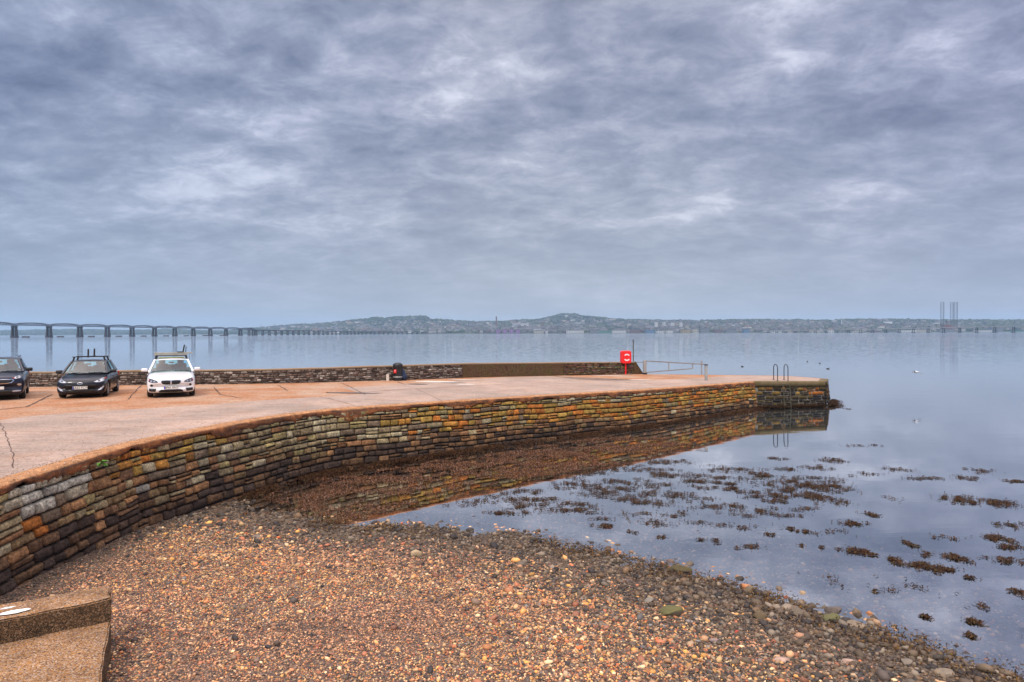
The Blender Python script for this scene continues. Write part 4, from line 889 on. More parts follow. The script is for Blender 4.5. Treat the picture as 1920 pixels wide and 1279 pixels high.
    for y, dz in rs:
        for x, z in [(-wt - .015, -.075), (-wt + .02, -.035), (-wt * .6, -.008), (0, 0), (wt * .6, -.008), (wt - .02, -.035), (wt + .015, -.075)]: rv.append((x, y + abs(x / wt) ** 2 * .03 * (1 if y < 2.2 else -1), zr + z + dz - .012))
    rf = [(i * 7 + k, i * 7 + k + 1, (i + 1) * 7 + k + 1, (i + 1) * 7 + k) for i in range(4) for k in range(6)]
    roof = mk('roof', rv, rf, M[paint], root, smooth=True); md = roof.modifiers.new('t', 'SOLIDIFY'); md.thickness = .03; md.offset = -1; bake(roof)
    roof.data.polygons.foreach_set('use_smooth', np.ones(len(roof.data.polygons), dtype=bool))
    # panes
    def pane(name, c, m='carglass', seg=6, bow=.0, axis=1):
        a, b, c_, d_ = [Vector(q) for q in c]; V = []
        for i in range(seg + 1):
            for j in range(seg + 1):
                u, v = i / seg, j / seg; p = a.lerp(b, u).lerp(d_.lerp(c_, u), v); p[axis] += bow * (1 - (2 * u - 1) ** 2); V.append(p)
        return mk(name, V, [(i * (seg + 1) + j, (i + 1) * (seg + 1) + j, (i + 1) * (seg + 1) + j + 1, i * (seg + 1) + j + 1) for i in range(seg) for j in range(seg)], M[m], root, smooth=True)
    zt_ = zr - .075
    pane('windscreen', [(-wb_ + .05, yb, zb), (wb_ - .05, yb, zb), (wt - .03, yt, zt_ + .02), (-wt + .03, yt, zt_ + .02)], bow=-.06)
    pane('rear_window', [(-wb_ + .06, rb, zb + .08), (wb_ - .06, rb, zb + .08), (wt - .03, rt, zt_), (-wt + .03, rt, zt_)], bow=.05)
    ym = 2.15 if L < 4.4 else 2.2
    for sg in (-1, 1):
        pane('side_window', [(sg * (wb_ - .005), yb + .28, zb), (sg * (wb_ - .005), ym, zb + .02), (sg * (wt + .012), ym + .05, zt_), (sg * (wt + .012), yt + .10, zt_)])
        pane('side_window', [(sg * (wb_ - .005), ym + .08, zb + .02), (sg * (wb_ - .005), rb - .55, zb + .05), (sg * (wt + .012), rt - .30, zt_), (sg * (wt + .012), ym + .12, zt_)])
        mb = MB()
        mb.bar((sg * (wb_), yb - .04, zb - .02), (sg * (wt), yt, zt_ + .02), .07, .06)
        mb.bar((sg * (wt + .005), yt, zt_ + .01), (sg * (wt + .005), rt, zt_ + .01), .05, .05)
        q8 = [(sg * a_, y_, z_) for a_, y_, z_ in ((wb_ + .01, rb - .58, zb - .01), (wb_ + .01, rb + .01, zb - .01), (wt + .02, rt, zt_ + .02), (wt + .02, rt - .34, zt_ + .02), (wb_ - .05, rb - .58, zb - .01), (wb_ - .05, rb + .01, zb - .01), (wt - .04, rt, zt_ + .02), (wt - .04, rt - .34, zt_ + .02))]
        mb.add(q8, [(0, 1, 2, 3), (7, 6, 5, 4), (0, 4, 5, 1), (1, 5, 6, 2), (2, 6, 7, 3), (3, 7, 4, 0)])
        mb.build('pillar', M[paint], root)
        mb = MB().bar((sg * (wb_ - .01), ym + .03, zb), (sg * (wt + .008), ym + .09, zt_), .08, .05)
        mb.bar((sg * (wb_), yb + .1, zb - .005), (sg * (wb_), rb - .3, zb + .03), .03, .03); mb.build('window_trim', M['trim'], root)
        # mirror
        mr = MB().box((sg * (h + .09), yb + .33, belt + .06), (.24, .15, .14), b=.045); mr.bar((sg * (h - .10), yb + .36, belt), (sg * (h + .03), yb + .34, belt + .03), .06, .04)
        mo = mr.build('mirror', M[paint] if paint == 'white_paint' else M['trim'], root, smooth=True)
        # door shut lines and handle
        for yy in (yb + .25, ym + .05, rb - .62): MB().box((sg * (h - .001), yy, (clear + belt) / 2 + .05), (.008, .012, belt - clear - .25)).build('door_line', M['trim'], root)
        for yy in (ym - .15, rb - .8): MB().box((sg * (h + .006), yy, belt - .16), (.03, .18, .03), b=.01).build('door_handle', M[paint], root)
    # interior
    ib = MB().box((0, (yb + rb) / 2 + .1, zb + .012), (wb_ * 1.84, rb - yb - .35, .02)); ib.build('parcel_floor', M['cabin'], root)
    for sx in (-.36, .36):
        MB().box((sx, ym - .1, zb + .12), (.46, .14, .32), b=.05, rx=-.12).box((sx, ym - .04, zb + .37), (.26, .1, .17), b=.04).build('seat', M['cabin'], root, smooth=True)
    MB().box((0, ym + .95, zb + .1), (1.15, .12, .2), b=.05).box((-.38, ym + .98, zb + .25), (.24, .08, .12), b=.03).box((.38, ym + .98, zb + .25), (.24, .08, .12), b=.03).build('rear_seat', M['cabin'], root, smooth=True)
    MB().box((0, yt + .02, zr - .17), (.2, .03, .07), b=.01).build('rear_view_mirror', M['trim'], root)
    sw = MB().tube([(-.36 + .17 * cos(t), yb + .55, zb + .05 + .17 * sin(t)) for t in np.linspace(0, 2 * pi, 17)], .014, 6); sw.build('steering_wheel', M['trim'], root)
    wp = MB()
    for sx in (-.5, .12): wp.bar((sx, yb - .05, zb + .012), (sx + .52, yb + .02, zb + .03), .02)
    wp.build('wiper', M['trim'], root)
    # wheels
    for sg in (-1, 1):
        for yy in (fy0, ry):
            wx_ = sg * (h - .13); r = wheel_r
            w_ = empty('wheel', (0, 0, 0)); w_.parent = root
            MB().lathe([(r * .66, -.10), (r * .9, -.108), (r * .985, -.08), (r, 0), (r * .985, .08), (r * .9, .108), (r * .66, .10), (r * .66, -.10)], (wx_, yy, r), 28, 'X').build('tyre', M['rubber'], w_, smooth=True)
            rm = MB(); rm.lathe([(r * .67, -.07), (r * .60, -.06), (r * .6, .06), (r * .67, .07)], (wx_ + sg * .035, yy, r), 28, 'X')
            for k in range(5):
                a = 2 * pi * k / 5; rm.bar((wx_ + sg * .08, yy, r), (wx_ + sg * .085, yy + cos(a) * r * .63, r + sin(a) * r * .63), .05, .02)
            rm.lathe([(.001, .0), (.05, .0), (.05, .03), (.001, .03)], (wx_ + sg * .06, yy, r), 12, 'X'); rm.build('rim', M['alloy'], w_)
    # rear lamps
    for sg in (-1, 1): MB().box((sg * (h - .085), L - .20, belt - .16), (.09, .16, .2), b=.03, rz=sg * .4).build('tail_light', M['red_lens'], root)
    MB().box((0, L * .5, clear + .02), (W_ * .84, L - .5, .1), b=.02).build('underbody', M['trim'], root)
    features(root, patch, mir, hit, text_mesh, dict(h=h, H=H, yt=yt, rt=rt, wt=wt, zr=zr, wb=wb_, yb=yb, zb=zb))
    return root
def ell(cx, cz, a, b, n=8): return [(cx + a * cos(2 * pi * k / n), cz + b * sin(2 * pi * k / n)) for k in range(n)]
def plate(root, hit, txt, z, w=.52):
    y = min(hit(x, z + dz_) for x in (-.2, 0, .2) for dz_ in (-.04, .04)) - .022
    p = MB().box((0, y, z), (w, .012, .112), b=.004).build('number_plate', M['plate'], root)
    MB().box((-w / 2 + .028, y - .0075, z), (.045, .004, .10)).build('country_band', M['plate_blue'], p)
    text_mesh(txt, .118, M['ink'], p, (.022, y - .0085, z), (R(90), 0, 0), bold=.0008)
def grille_slats(root, hit, x0, x1, z0, z1, n, m='trim'):
    for k in range(n):
        z = z0 + (z1 - z0) * (k + .5) / n; xs = np.linspace(x0, x1, 7)
        MB().tube([(a, hit(a, z) - .018, z) for a in xs], .005, 4).build('grille_slat', M[m], root)
def feat_black(root, patch, mir, hit, tm, g):
    hl = [(.47, .66), (.56, .70), (.72, .79), (.83, .83), (.845, .76), (.80, .685), (.66, .635), (.54, .635)]
    for pl_ in (hl, mir(hl)):
        o = patch('headlight', pl_, 'lamp'); s = 1 if pl_ is hl else -1; patch('bulb', ell(s * .64, .70, .05, .04), 'lamp_dark', o, .014); patch('indicator', ell(s * .79, .775, .03, .03), 'red_lens', o, .014)
    fg = [(.58, .30), (.70, .33), (.80, .42), (.81, .50), (.70, .42)]
    for pl_ in (fg, mir(fg)): patch('fog_light', pl_, 'lamp')
    patch('grille', [(-.54, .56), (.54, .56), (.50, .42), (.37, .25), (-.37, .25), (-.50, .42)], 'ink'); grille_slats(root, hit, -.42, .42, .27, .40, 4)
    patch('badge', ell(0, .60, .095, .048, 14), 'chrome', root, .016)
    b = patch('badge_field', ell(0, .60, .078, .034, 14), 'ink', root, .019)
    y = hit(0, .6) - .022; MB().bar((-.035, y, .578), (-.022, y, .622), .012, .006).bar((.022, y, .578), (.035, y, .622), .012, .006).bar((-.03, y, .597), (.03, y, .604), .012, .006).build('badge_letter', M['chrome'], root)
    for s in (-1, 1): 
        l = [(s * .50, .30), (s * .56, .305), (s * .72, .24), (s * .50, .23)]; patch('lower_trim', l, 'navy_paint')
    plate(root, hit, 'EA63 FCW', .43)
    rr = MB()
    for y in (g['yt'] + .18, g['rt'] - .45):
        z = g['zr'] + .13; rr.bar((-.62, y, z), (.62, y, z), .06, .03)
    rk = rr.build('roof_rack', M['trim'], root)
    for y in (g['yt'] + .18, g['rt'] - .45):
        for s in (-1, 1): MB().bar((s * .54, y, g['zr'] + .12), (s * (g['wt'] + .0), y, g['zr'] - .07), .07, .06).build('rack_foot', M['trim'], rk)
    for y, x in ((g['yt'] + .18, -.04), (g['rt'] - .45, .05)):
        MB().bar((x, y, g['zr'] + .10), (x + .01, y, g['zr'] + .46), .045, .06).box((x, y, g['zr'] + .145), (.12, .09, .03), b=.008).build('upright_arm', M['trim'], rk)
def feat_white(root, patch, mir, hit, tm, g):
    hl = [(.47, .62), (.50, .68), (.66, .76), (.80, .79), (.84, .74), (.80, .65), (.66, .61)]
    for pl_ in (hl, mir(hl)):
        o = patch('headlight', pl_, 'lamp_dark'); s = 1 if pl_ is hl else -1
        for cx, cz in ((.60, .665), (.71, .68)): patch('bulb', ell(s * cx, cz, .038, .035), 'lamp', o, .014)
        patch('indicator', ell(s * .78, .72, .025, .03), 'red_lens', o, .014)
    kg = [(.02, .69), (.18, .705), (.335, .69), (.345, .62), (.29, .545), (.17, .53), (.03, .545)]
    for pl_ in (kg, mir(kg)):
        cx = sum(p[0] for p in pl_) / 7; cz = sum(p[1] for p in pl_) / 7
        patch('grille_surround', [((x - cx) * 1.13 + cx, (z - cz) * 1.17 + cz) for x, z in pl_], 'chrome', root, .006); patch('grille', pl_, 'ink', root, .016)
    grille_slats(root, hit, -.3, -.05, .55, .68, 3); grille_slats(root, hit, .05, .3, .55, .68, 3)
    for s in (-1, 1): patch('fog_light_ring', ell(s * .70, .505, .052, .052, 12), 'trim', root, .008); patch('fog_light', ell(s * .70, .505, .032, .032, 10), 'lamp_dark', root, .016)
    lv = [(.52, .38), (.79, .39), (.80, .29), (.77, .27), (.57, .25)]
    for pl_ in (lv, mir(lv)): patch('side_intake', pl_, 'ink')
    patch('lower_intake', [(-.36, .335), (.36, .335), (.43, .285), (.45, .225), (-.45, .225), (-.43, .285)], 'ink'); grille_slats(root, hit, -.38, .38, .23, .33, 3)
    patch('badge', ell(0, .795, .045, .03, 14), 'chrome', root, .008); patch('badge_quarter', [(0, .795), (.028, .795), (.02, .812), (0, .818)], 'plate_blue', root, .014); patch('badge_quarter', [(0, .795), (-.028, .795), (-.02, .778), (0, .772)], 'plate_blue', root, .014)
    plate(root, hit, 'SP61 ENY', .415)
    MB().box((.52, g['yt'] - .13, g['zr'] - .16), (.10, .012, .07), rx=R(-48)).build('windscreen_sticker', M['sticker'], root)
    zr = g['zr']; rk = MB().bar((-.60, g['yt'] + .2, zr + .11), (.60, g['yt'] + .2, zr + .11), .06, .03).bar((-.60, g['rt'] - .4, zr + .12), (.60, g['rt'] - .4, zr + .12), .06, .03).build('roof_rack', M['trim'], root)
    for y in (g['yt'] + .2, g['rt'] - .4):
        for s in (-1, 1): MB().bar((s * .56, y, zr + .10), (s * (g['wt'] + .0), y, zr - .07), .07, .08).build('rack_foot', M['trim'], rk)
    MB().box((0, (g['yt'] + g['rt']) / 2, zr + .012), (1.0, .9, .012), b=.004).build('roof_film', M['green_roof'], root)
    bd = MB().box((-.02, g['yt'] + .30, zr + .155), (1.26, .12, .05), b=.01).box((.08, g['yt'] + .75, zr + .21), (1.5, .22, .05), b=.01)
    bd.build('cross_board', M['timber'], rk)
    MB().bar((.70, g['yt'] + .75, zr + .19), (.71, g['yt'] + .75, zr - .10), .012).build('strap', M['trim'], rk)
    up = MB().bar((.44, g['yt'] + .6, zr + .24), (.50, g['yt'] + .6, zr + .56), .05, .03).bar((.47, g['yt'] + .85, zr + .24), (.53, g['yt'] + .85, zr + .57), .05, .03).bar((.56, g['yt'] + .7, zr + .24), (.58, g['yt'] + .7, zr + .50), .04, .03).bar((.22, g['yt'] + .6, zr + .26), (.46, g['yt'] + .6, zr + .26), .06, .03)
    up.build('folding_upright', M['trim'], rk)
def feat_blue(root, patch, mir, hit, tm, g):
    hl = [(.52, .86), (.62, .91), (.78, .98), (.87, 1.0), (.86, .92), (.76, .86), (.62, .83)]
    for pl_ in (hl, mir(hl)):
        o = patch('headlight', pl_, 'lamp'); s = 1 if pl_ is hl else -1; patch('bulb', ell(s * .68, .895, .045, .035), 'lamp_dark', o, .014); patch('indicator', ell(s * .565, .868, .035, .022), 'red_lens', o, .014)
    patch('grille_surround', [(-.55, .82), (-.3, .83), (.3, .83), (.55, .82), (.58, .76), (.50, .68), (.3, .65), (-.3, .65), (-.50, .68), (-.58, .76)], 'chrome', root, .008)
    patch('grille', [(-.52, .80), (-.3, .81), (.3, .81), (.52, .80), (.545, .76), (.47, .695), (.3, .67), (-.3, .67), (-.47, .695), (-.545, .76)], 'ink', root, .016)
    for s in (-1, 1): patch('fog_light', ell(s * .74, .60, .07, .045, 10), 'lamp'); patch('lower_trim', [(s * .52, .37), (s * .80, .38), (s * .78, .33), (s * .53, .32)], 'alloy')
    patch('lower_intake', [(-.55, .42), (.55, .42), (.5, .27), (-.5, .27)], 'ink'); plate(root, hit, 'SL70 WXW'[:0] + 'W', .49)
    for s in (-1, 1): MB().bar((s * (g['wt'] + .01), g['yt'] + .1, g['zr'] + .03), (s * (g['wt'] + .01), g['rt'] - .05, g['zr'] + .02), .03, .04).build('roof_rail', M['trim'], root)
def place_car(px_, py_, head, **k):
    p = PD(px_, py_); f = Vector((sin(head), -cos(head)))   # facing direction
    o = car((p.x, p.y, zdeck(p.x)), head, **k); return o
place_car(150, 747.5, R(22), label='small black hatchback with two black upright arms on its roof bars', paint='black_paint', W_=1.76, L=4.1, H=1.48, hood=.93, belt=.96, nose=.66, wheel_r=.32, wb=2.55, features=feat_black)
place_car(321, 746, R(26), label='white car carrying a pale board and folded upright on its roof rack', paint='white_paint', W_=1.8, L=4.45, H=1.53, hood=1.0, belt=1.02, nose=.76, wheel_r=.345, wb=2.76, clear=.2, features=feat_white)
place_car(-8, 752, R(33), label='dark blue grey tall car with chrome ringed grille cut by the left edge', paint='navy_paint', W_=1.85, L=4.45, H=1.63, hood=1.08, belt=1.08, nose=.86, wheel_r=.36, wb=2.67, clear=.22, features=feat_blue)

# ------------------------------------------------------------------ things on the pier
# lifebuoy housing
q = PD(1173, 702); lb = empty('lifebuoy_housing', q, R(10)); tag(lb, 'red lifebuoy housing on a red post in front of the sea wall end', 'lifebuoy')
MB().box((0, 0, .42), (.085, .085, .9), b=.01).build('post', M['red'], lb)
def rrect(w, h_, r, n=5, bulge=.0):
    P_ = []
    for cx, cz, a0_ in ((w / 2 - r, h_ / 2 - r, 0), (-w / 2 + r, h_ / 2 - r, 90), (-w / 2 + r, -h_ / 2 + r, 180), (w / 2 - r, -h_ / 2 + r, 270)):
        for k in range(n + 1): a = R(a0_ + 90 * k / n); P_.append((cx + r * cos(a), cz + r * sin(a)))
    return P_
sh = MB(); prof = rrect(.70, .86, .11); cz = 1.18; n = len(prof); V = []
for sc_, y in ((.93, -.20), (1.0, -.16), (1.03, -.02), (1.03, .10), (.98, .13)): V += [(x * sc_ * (1 + .04 * (1 - (z / .43) ** 2)), y, z * sc_ + cz) for x, z in prof]
F_ = [(i * n + k, i * n + (k + 1) % n, (i + 1) * n + (k + 1) % n, (i + 1) * n + k) for i in range(4) for k in range(n)] + [tuple(range(n)), tuple(4 * n + k for k in range(n))[::-1]]
sh.add(V, F_).build('shell', M['red'], lb)
def arc_poly(r0, r1, a0_, a1_, cx, cz, n=10): return [(cx + r1 * cos(R(a0_ + (a1_ - a0_) * k / n)), cz + r1 * sin(R(a0_ + (a1_ - a0_) * k / n))) for k in range(n + 1)] + [(cx + r0 * cos(R(a1_ - (a1_ - a0_) * k / n)), cz + r0 * sin(R(a1_ - (a1_ - a0_) * k / n))) for k in range(n + 1)]
M['buoy'] = mat('pale buoy', (.75, .78, .78), .5)
for a0_, a1_, zc_ in ((38, 142, 1.17), (218, 322, 1.17)):
    mb = MB(); pts = arc_poly(.16, .245, a0_, a1_, .03, zc_); m_ = len(pts) // 2
    V = [(x, -.206, z) for x, z in pts] + [(x, -.19, z) for x, z in pts]; N_ = len(pts)
    F_ = [(k, k + 1, N_ - 2 - k, N_ - 1 - k) for k in range(m_ - 1)] + [(k, (k + 1) % N_, N_ + (k + 1) % N_, N_ + k) for k in range(N_)]
    mb.add(V, F_).build('crescent_slot', M['buoy'], lb)
# tall pole behind it
q = PD(1187.5, 699.3); MB().tube([(0, 0, -.02), (0, 0, 2.35)], .035, 8).build('pole', M['pole'], loc=q); o = bpy.data.objects['pole']; tag(o, 'tall thin dark and yellow pole behind the red lifebuoy housing', 'pole')
MB().tube([(0, 0, 2.28), (0, 0, 2.38)], .045, 8).build('cap', M['dark_steel'], o)
# swing gate
gl = PD(1209, 702); gr = PD(1324, 713.6); gm = PD(1315.5, 702.3)
gt = empty('swing_gate', gl); tag(gt, 'grey galvanised swing barrier crossing the pier', 'gate')
u = gr - gl; u.z = 0; u2 = u.normalized()
MB().box((0, 0, .48), (.22, .22, .98), b=.01).build('hinge_post', M['galv'], gt)
MB().tube([(0, 0, -.02), (0, 0, .1)], .16, 12).build('post_foot', M['dark_steel'], gt)
dz = gr.z - gl.z
fr_ = MB().bar((u.x * .03, u.y * .03, .93), (u.x * .985, u.y * .985, .93 + dz * 0), .07, .07).bar((u.x * .03, u.y * .03, .14), (u.x * .80, u.y * .80, .62), .06, .06).bar((u.x * .80, u.y * .80, .60), (u.x * .80, u.y * .80, .93), .06, .06).bar((u.x * .42, u.y * .42, .38), (u.x * .42, u.y * .42, .93), .06, .06)
fr_.build('gate_frame', M['galv'], gt)
MB().box((u.x, u.y, .45 + dz), (.15, .15, .95), b=.01).build('latch_post', M['galv'], gt)
MB().box((u.x, u.y, .93 + dz + .03), (.2, .2, .05), b=.01).build('latch', M['dark_steel'], gt)
gm_ = gm - gl; MB().tube([gm_, gm_ + Vector((0, 0, .98))], .05, 8).box(tuple(gm_ + Vector((0, 0, .86))), (.12, .12, .06)).build('rear_post', M['galv'], gt)
MB().bar((0, 0, .80), (-1.15, 1.0, .86), .05).build('side_rail', M['galv'], gt)
# two hoop rails
for k, (l0, l1, lab) in enumerate([((1450.5, 712.3), (1458, 714.3), 'left hoop shaped dark grab rail at the pier tip'), ((1470, 712.3), (1477.5, 714.8), 'right hoop shaped dark grab rail at the pier tip, above the ladder')]):
    A = PD(*l0); B = PD(*l1); o = empty('grab_rail', A); tag(o, lab, 'grab rail', 'hoop grab rails at the pier tip')
    d = B - A; d.z = 0; hgt = 1.02; r = .5; pts = [Vector((0, 0, 0)), Vector((0, 0, hgt * .72))]
    for t in np.linspace(0, pi, 9)[1:-1]: pts.append(Vector((d.x * (1 - cos(t)) / 2, d.y * (1 - cos(t)) / 2, hgt * .74 + sin(t) * hgt * .26)))
    pts += [Vector((d.x, d.y, hgt * .72)), Vector((d.x, d.y, 0))]
    MB().tube(pts, .026, 8).build('hoop', M['dark_steel'], o)
    MB().box((0, 0, .01), (.12, .12, .02)).box((d.x, d.y, .01), (.12, .12, .02)).build('foot_plate', M['dark_steel'], o)
# dock ladder on the pier head
A = PD(1466.8, 716); B = PD(1479.2, 716); mid = (A + B) / 2; ld = empty('dock_ladder', (mid.x, mid.y - .10, mid.z)); tag(ld, 'weathered steel ladder fixed to the face of the pier head', 'ladder')
M['ladder'] = mat('weathered ladder', (.10, .095, .055), .8, c2=(.05, .045, .03), vscale=3)
for s in (-1, 1): MB().bar((s * .2, -.02, -.12), (s * .2 + .02, -.26, -2.0), .045, .03).build('stile', M['ladder'], ld)
for k in range(7):
    z = -.15 - .27 * k; y = -.02 - .24 * (-z - .12) / 1.88; MB().tube([(-.2, y, z), (.2, y, z)], .02, 6).build('rung', M['ladder'], ld)
# bin with bag beside it
q = PD(746, 713.6); bn = empty('litter_bin', q, R(-8)); tag(bn, 'black litter bin with domed lid and red notice against the sea wall', 'litter bin')
MB().lathe([(.001, 0), (.235, 0), (.25, .04), (.255, .68), (.001, .68)], n=20).build('body', M['bin'], bn, smooth=False)
MB().lathe([(.24, .67), (.265, .70), (.265, .86), (.25, .90), (.18, .96), (.09, .985), (.001, .99)], n=20).build('lid', M['bin'], bn, smooth=True)
MB().box((0, -.262, .77), (.26, .015, .09)).build('opening', M['ink'], bn)
sgn = MB().box((-.07, -.268, .52), (.15, .012, .19), b=.003).build('notice', M['red'], bn)
MB().lathe([(.001, 0), (.02, 0), (.02, .004), (.001, .004)], n=10).build('figure_head', M['white'], sgn).matrix_local = Matrix.Translation((-.07, -.276, .575)) @ Matrix.Rotation(R(90), 4, 'X')
MB().bar((-.07, -.277, .55), (-.08, -.277, .47), .02, .006).bar((-.07, -.277, .53), (-.035, -.277, .50), .014, .006).build('figure_body', M['white'], sgn)
MB().lathe([(.258, .17), (.262, .18), (.262, .23), (.258, .24)], n=20).build('band', M['galv'], bn)
q = PD(758, 713.4); bm = bmesh.new(); bmesh.ops.create_icosphere(bm, subdivisions=4, radius=.5)
for v in bm.verts:
    t = (v.co.z + .5); v.co.x *= .42 * (1.25 - .8 * t); v.co.y *= .40 * (1.2 - .6 * t); v.co.z = t * .70 if t > .05 else 0; v.co.x -= t * .16
    f_ = float(vnoise(v.co.x * 14 + 3, v.co.z * 9 + v.co.y * 7, 12, 3)) - .5; v.co += v.normal * f_ * .07
me = bpy.data.meshes.new('bag'); bm.to_mesh(me); bm.free(); me.materials.append(M['cloth']); o = bpy.data.objects.new('bag', me); C.objects.link(o); o.location = q; tag(o, 'slumped dark blue bag leaning against the litter bin', 'bag')
q = PD(727, 714); MB().box((0, 0, .16), (.15, .12, .38), b=.015).build('stone_marker', M['patch'], loc=q); tag(bpy.data.objects['stone_marker'], 'short pale stone post beside the litter bin', 'post')

# ------------------------------------------------------------------ gull and waterfowl
M['gull_w'] = mat('gull white', (.75, .75, .75), .7); M['gull_g'] = mat('gull grey wing', (.16, .16, .17), .7); M['beak'] = mat('beak', (.5, .3, .05), .5)
gp = P(1718, 743.6, 0); gp.z = 1.75
g = empty('gull', gp, R(115)); tag(g, 'gull with raised wings gliding low over the water on the right', 'bird')
bm = bmesh.new(); bmesh.ops.create_uvsphere(bm, u_segments=12, v_segments=10, radius=.5)
for v in bm.verts:
    t = v.co.x * 2; w = .16 * (1 - .35 * max(0, t) ** 2) * (1 - .6 * max(0, -t)); v.co = Vector((v.co.x * .44, v.co.y * w, v.co.z * w * .95 + (.015 if t > .7 else 0)))
me = bpy.data.meshes.new('body'); bm.to_mesh(me); bm.free(); me.materials.append(M['gull_w']); o = bpy.data.objects.new('body', me); C.objects.link(o); o.parent = g
MB().lathe([(.001, .30), (.014, .27), (.016, .21), (.001, .2)], n=8, axis='X').build('beak', M['beak'], g)
MB().add([(-.18, -.03, .0), (-.18, .03, .0), (-.31, .06, .005), (-.31, -.06, .005), (-.18, -.03, .012), (-.18, .03, .012), (-.31, .06, .01), (-.31, -.06, .01)], [(0, 1, 2, 3), (7, 6, 5, 4), (0, 4, 5, 1), (1, 5, 6, 2), (2, 6, 7, 3), (3, 7, 4, 0)]).build('tail', M['gull_w'], g)
for s in (-1, 1):
    mb = MB(); sta = [(.03, .07, .02, .13), (.2, .06, .09, .13), (.36, .01, .08, .09), (.52, -.07, -.0, .05), (.60, -.11, -.05, .01)]
    V = []
    for yy, xl, zz, ch in sta: zz = zz if s > 0 else zz * .4 - yy * .25; V += [(xl + ch * .4, s * yy, zz), (xl - ch * .6, s * yy, zz - .004), (xl, s * yy, zz + .012)]
    mb.add(V, [(i * 3 + a, i * 3 + b, i * 3 + 3 + b, i * 3 + 3 + a) for i in range(4) for a, b in ((0, 1), (1, 2), (2, 0))] + [(0, 2, 1), (12, 13, 14)]); mb.build('wing', M['gull_g'], g)
for i, (px_, py_, lab) in enumerate([(1552, 691.7, 'dark water bird nearest the pier tip on the right'), (1537, 681.5, 'middle dark water bird beyond the pier tip'), (1514, 678.3, 'farthest dark water bird beyond the pier tip'), (1392, 687.6, 'lone dark water bird floating beyond the swing barrier')]):
    p = P(px_, py_); o = empty('water_bird', p, R(40 * i)); tag(o, lab, 'bird', 'dark birds afloat beyond the pier')
    bm = bmesh.new(); bmesh.ops.create_uvsphere(bm, u_segments=12, v_segments=8, radius=.5)
    for v in bm.verts: v.co = Vector((v.co.x * .42, v.co.y * .2, v.co.z * .14 + .03))
    me = bpy.data.meshes.new('body'); bm.to_mesh(me); bm.free(); me.materials.append(M['bin']); b_ = bpy.data.objects.new('body', me); C.objects.link(b_); b_.parent = o
    MB().tube([(.15, 0, .05), (.18, 0, .11), (.19, 0, .14)], [.035, .025, .03], 8).tube([(.19, 0, .135), (.26, 0, .13)], [.02, .006], 6).build('head', M['bin'], o)

# ------------------------------------------------------------------ railway bridge
def leg_pier(parent, x, y, ang, ztop, w=6.5, t=3.2, leg=2.6, m='pier'):
    mb = MB(); c, s = cos(ang), sin(ang)
    ax = Vector((c, s, 0)); ay = Vector((-s, c, 0)); o = Vector((x, y, 0))     # ax across the deck, ay along it
    def fr(a0_, b0, z0, a1_, b1, z1, ha, hb, ha1, hb1):
        V = [o + ax * (a0_ + i * ha) + ay * (b0 + j * hb) + Vector((0, 0, z0)) for i, j in ((-1, -1), (1, -1), (1, 1), (-1, 1))] + [o + ax * (a1_ + i * ha1) + ay * (b1 + j * hb1) + Vector((0, 0, z1)) for i, j in ((-1, -1), (1, -1), (1, 1), (-1, 1))]
        mb.add(V, [(3, 2, 1, 0), (4, 5, 6, 7), (0, 1, 5, 4), (1, 2, 6, 5), (2, 3, 7, 6), (3, 0, 4, 7)])
    for sg in (-1, 1): fr(sg * w * .52, 0, .5, sg * w * .40, 0, ztop - 2.2, leg / 2 * 1.15, t / 2 * 1.1, leg / 2 * .85, t / 2 * .9)
    fr(0, 0, -1, 0, 0, 2.6, w * .72, t * .72, w * .72, t * .72)
    fr(0, 0, ztop - 2.4, 0, 0, ztop, w * .58, t * .55, w * .62, t * .6)
    return mb.build('pier', M[m], parent)
rb_ = empty('railway_bridge', (0, 0, 0)); tag(rb_, 'long dark railway bridge on twin legged piers crossing on the left', 'bridge')
BX, BY, dx_, dy_ = -824.3, 1131.05, 9.0105, 71.434; ang = math.atan2(dy_, dx_) - pi / 2
ux, uy = dx_ / 72., dy_ / 72.
ptop = lambda k: 19.6 - .36 * k
def bpt(k, off, z): return Vector((BX + dx_ * k - uy * off * -1, BY + dy_ * k - ux * off, z))
for k in range(-4, 12): leg_pier(rb_, BX + dx_ * k, BY + dy_ * k, ang, ptop(k), w=7.5, t=4)
for k in range(-4, 11):
    sp_ = MB(); z0a, z0b = ptop(k), ptop(k + 1); nb_ = 12
    for off in (-3.3, 3.3):
        top = [bpt(k + j / nb_, off, z0a + (z0b - z0a) * j / nb_ + 1.4 + 4.0 * (1 - (2 * j / nb_ - 1) ** 2) ** .6) for j in range(nb_ + 1)]; bot = [bpt(k + j / nb_, off, z0a + (z0b - z0a) * j / nb_ + .8) for j in range(nb_ + 1)]
        for j in range(nb_):
            sp_.bar(top[j], top[j + 1], .8).bar(bot[j], bot[j + 1], .9)
            if j: sp_.bar(bot[j], top[j], .45)
            sp_.bar(*((bot[j], top[j + 1]) if j < nb_ // 2 else (top[j], bot[j + 1])), .4)
    a_, b_ = bpt(k, 0, z0a + .8), bpt(k + 1, 0, z0b + .8); sp_.bar(a_, b_, 6.4, .5); sp_.build('girder_span', M['bridge'], rb_)
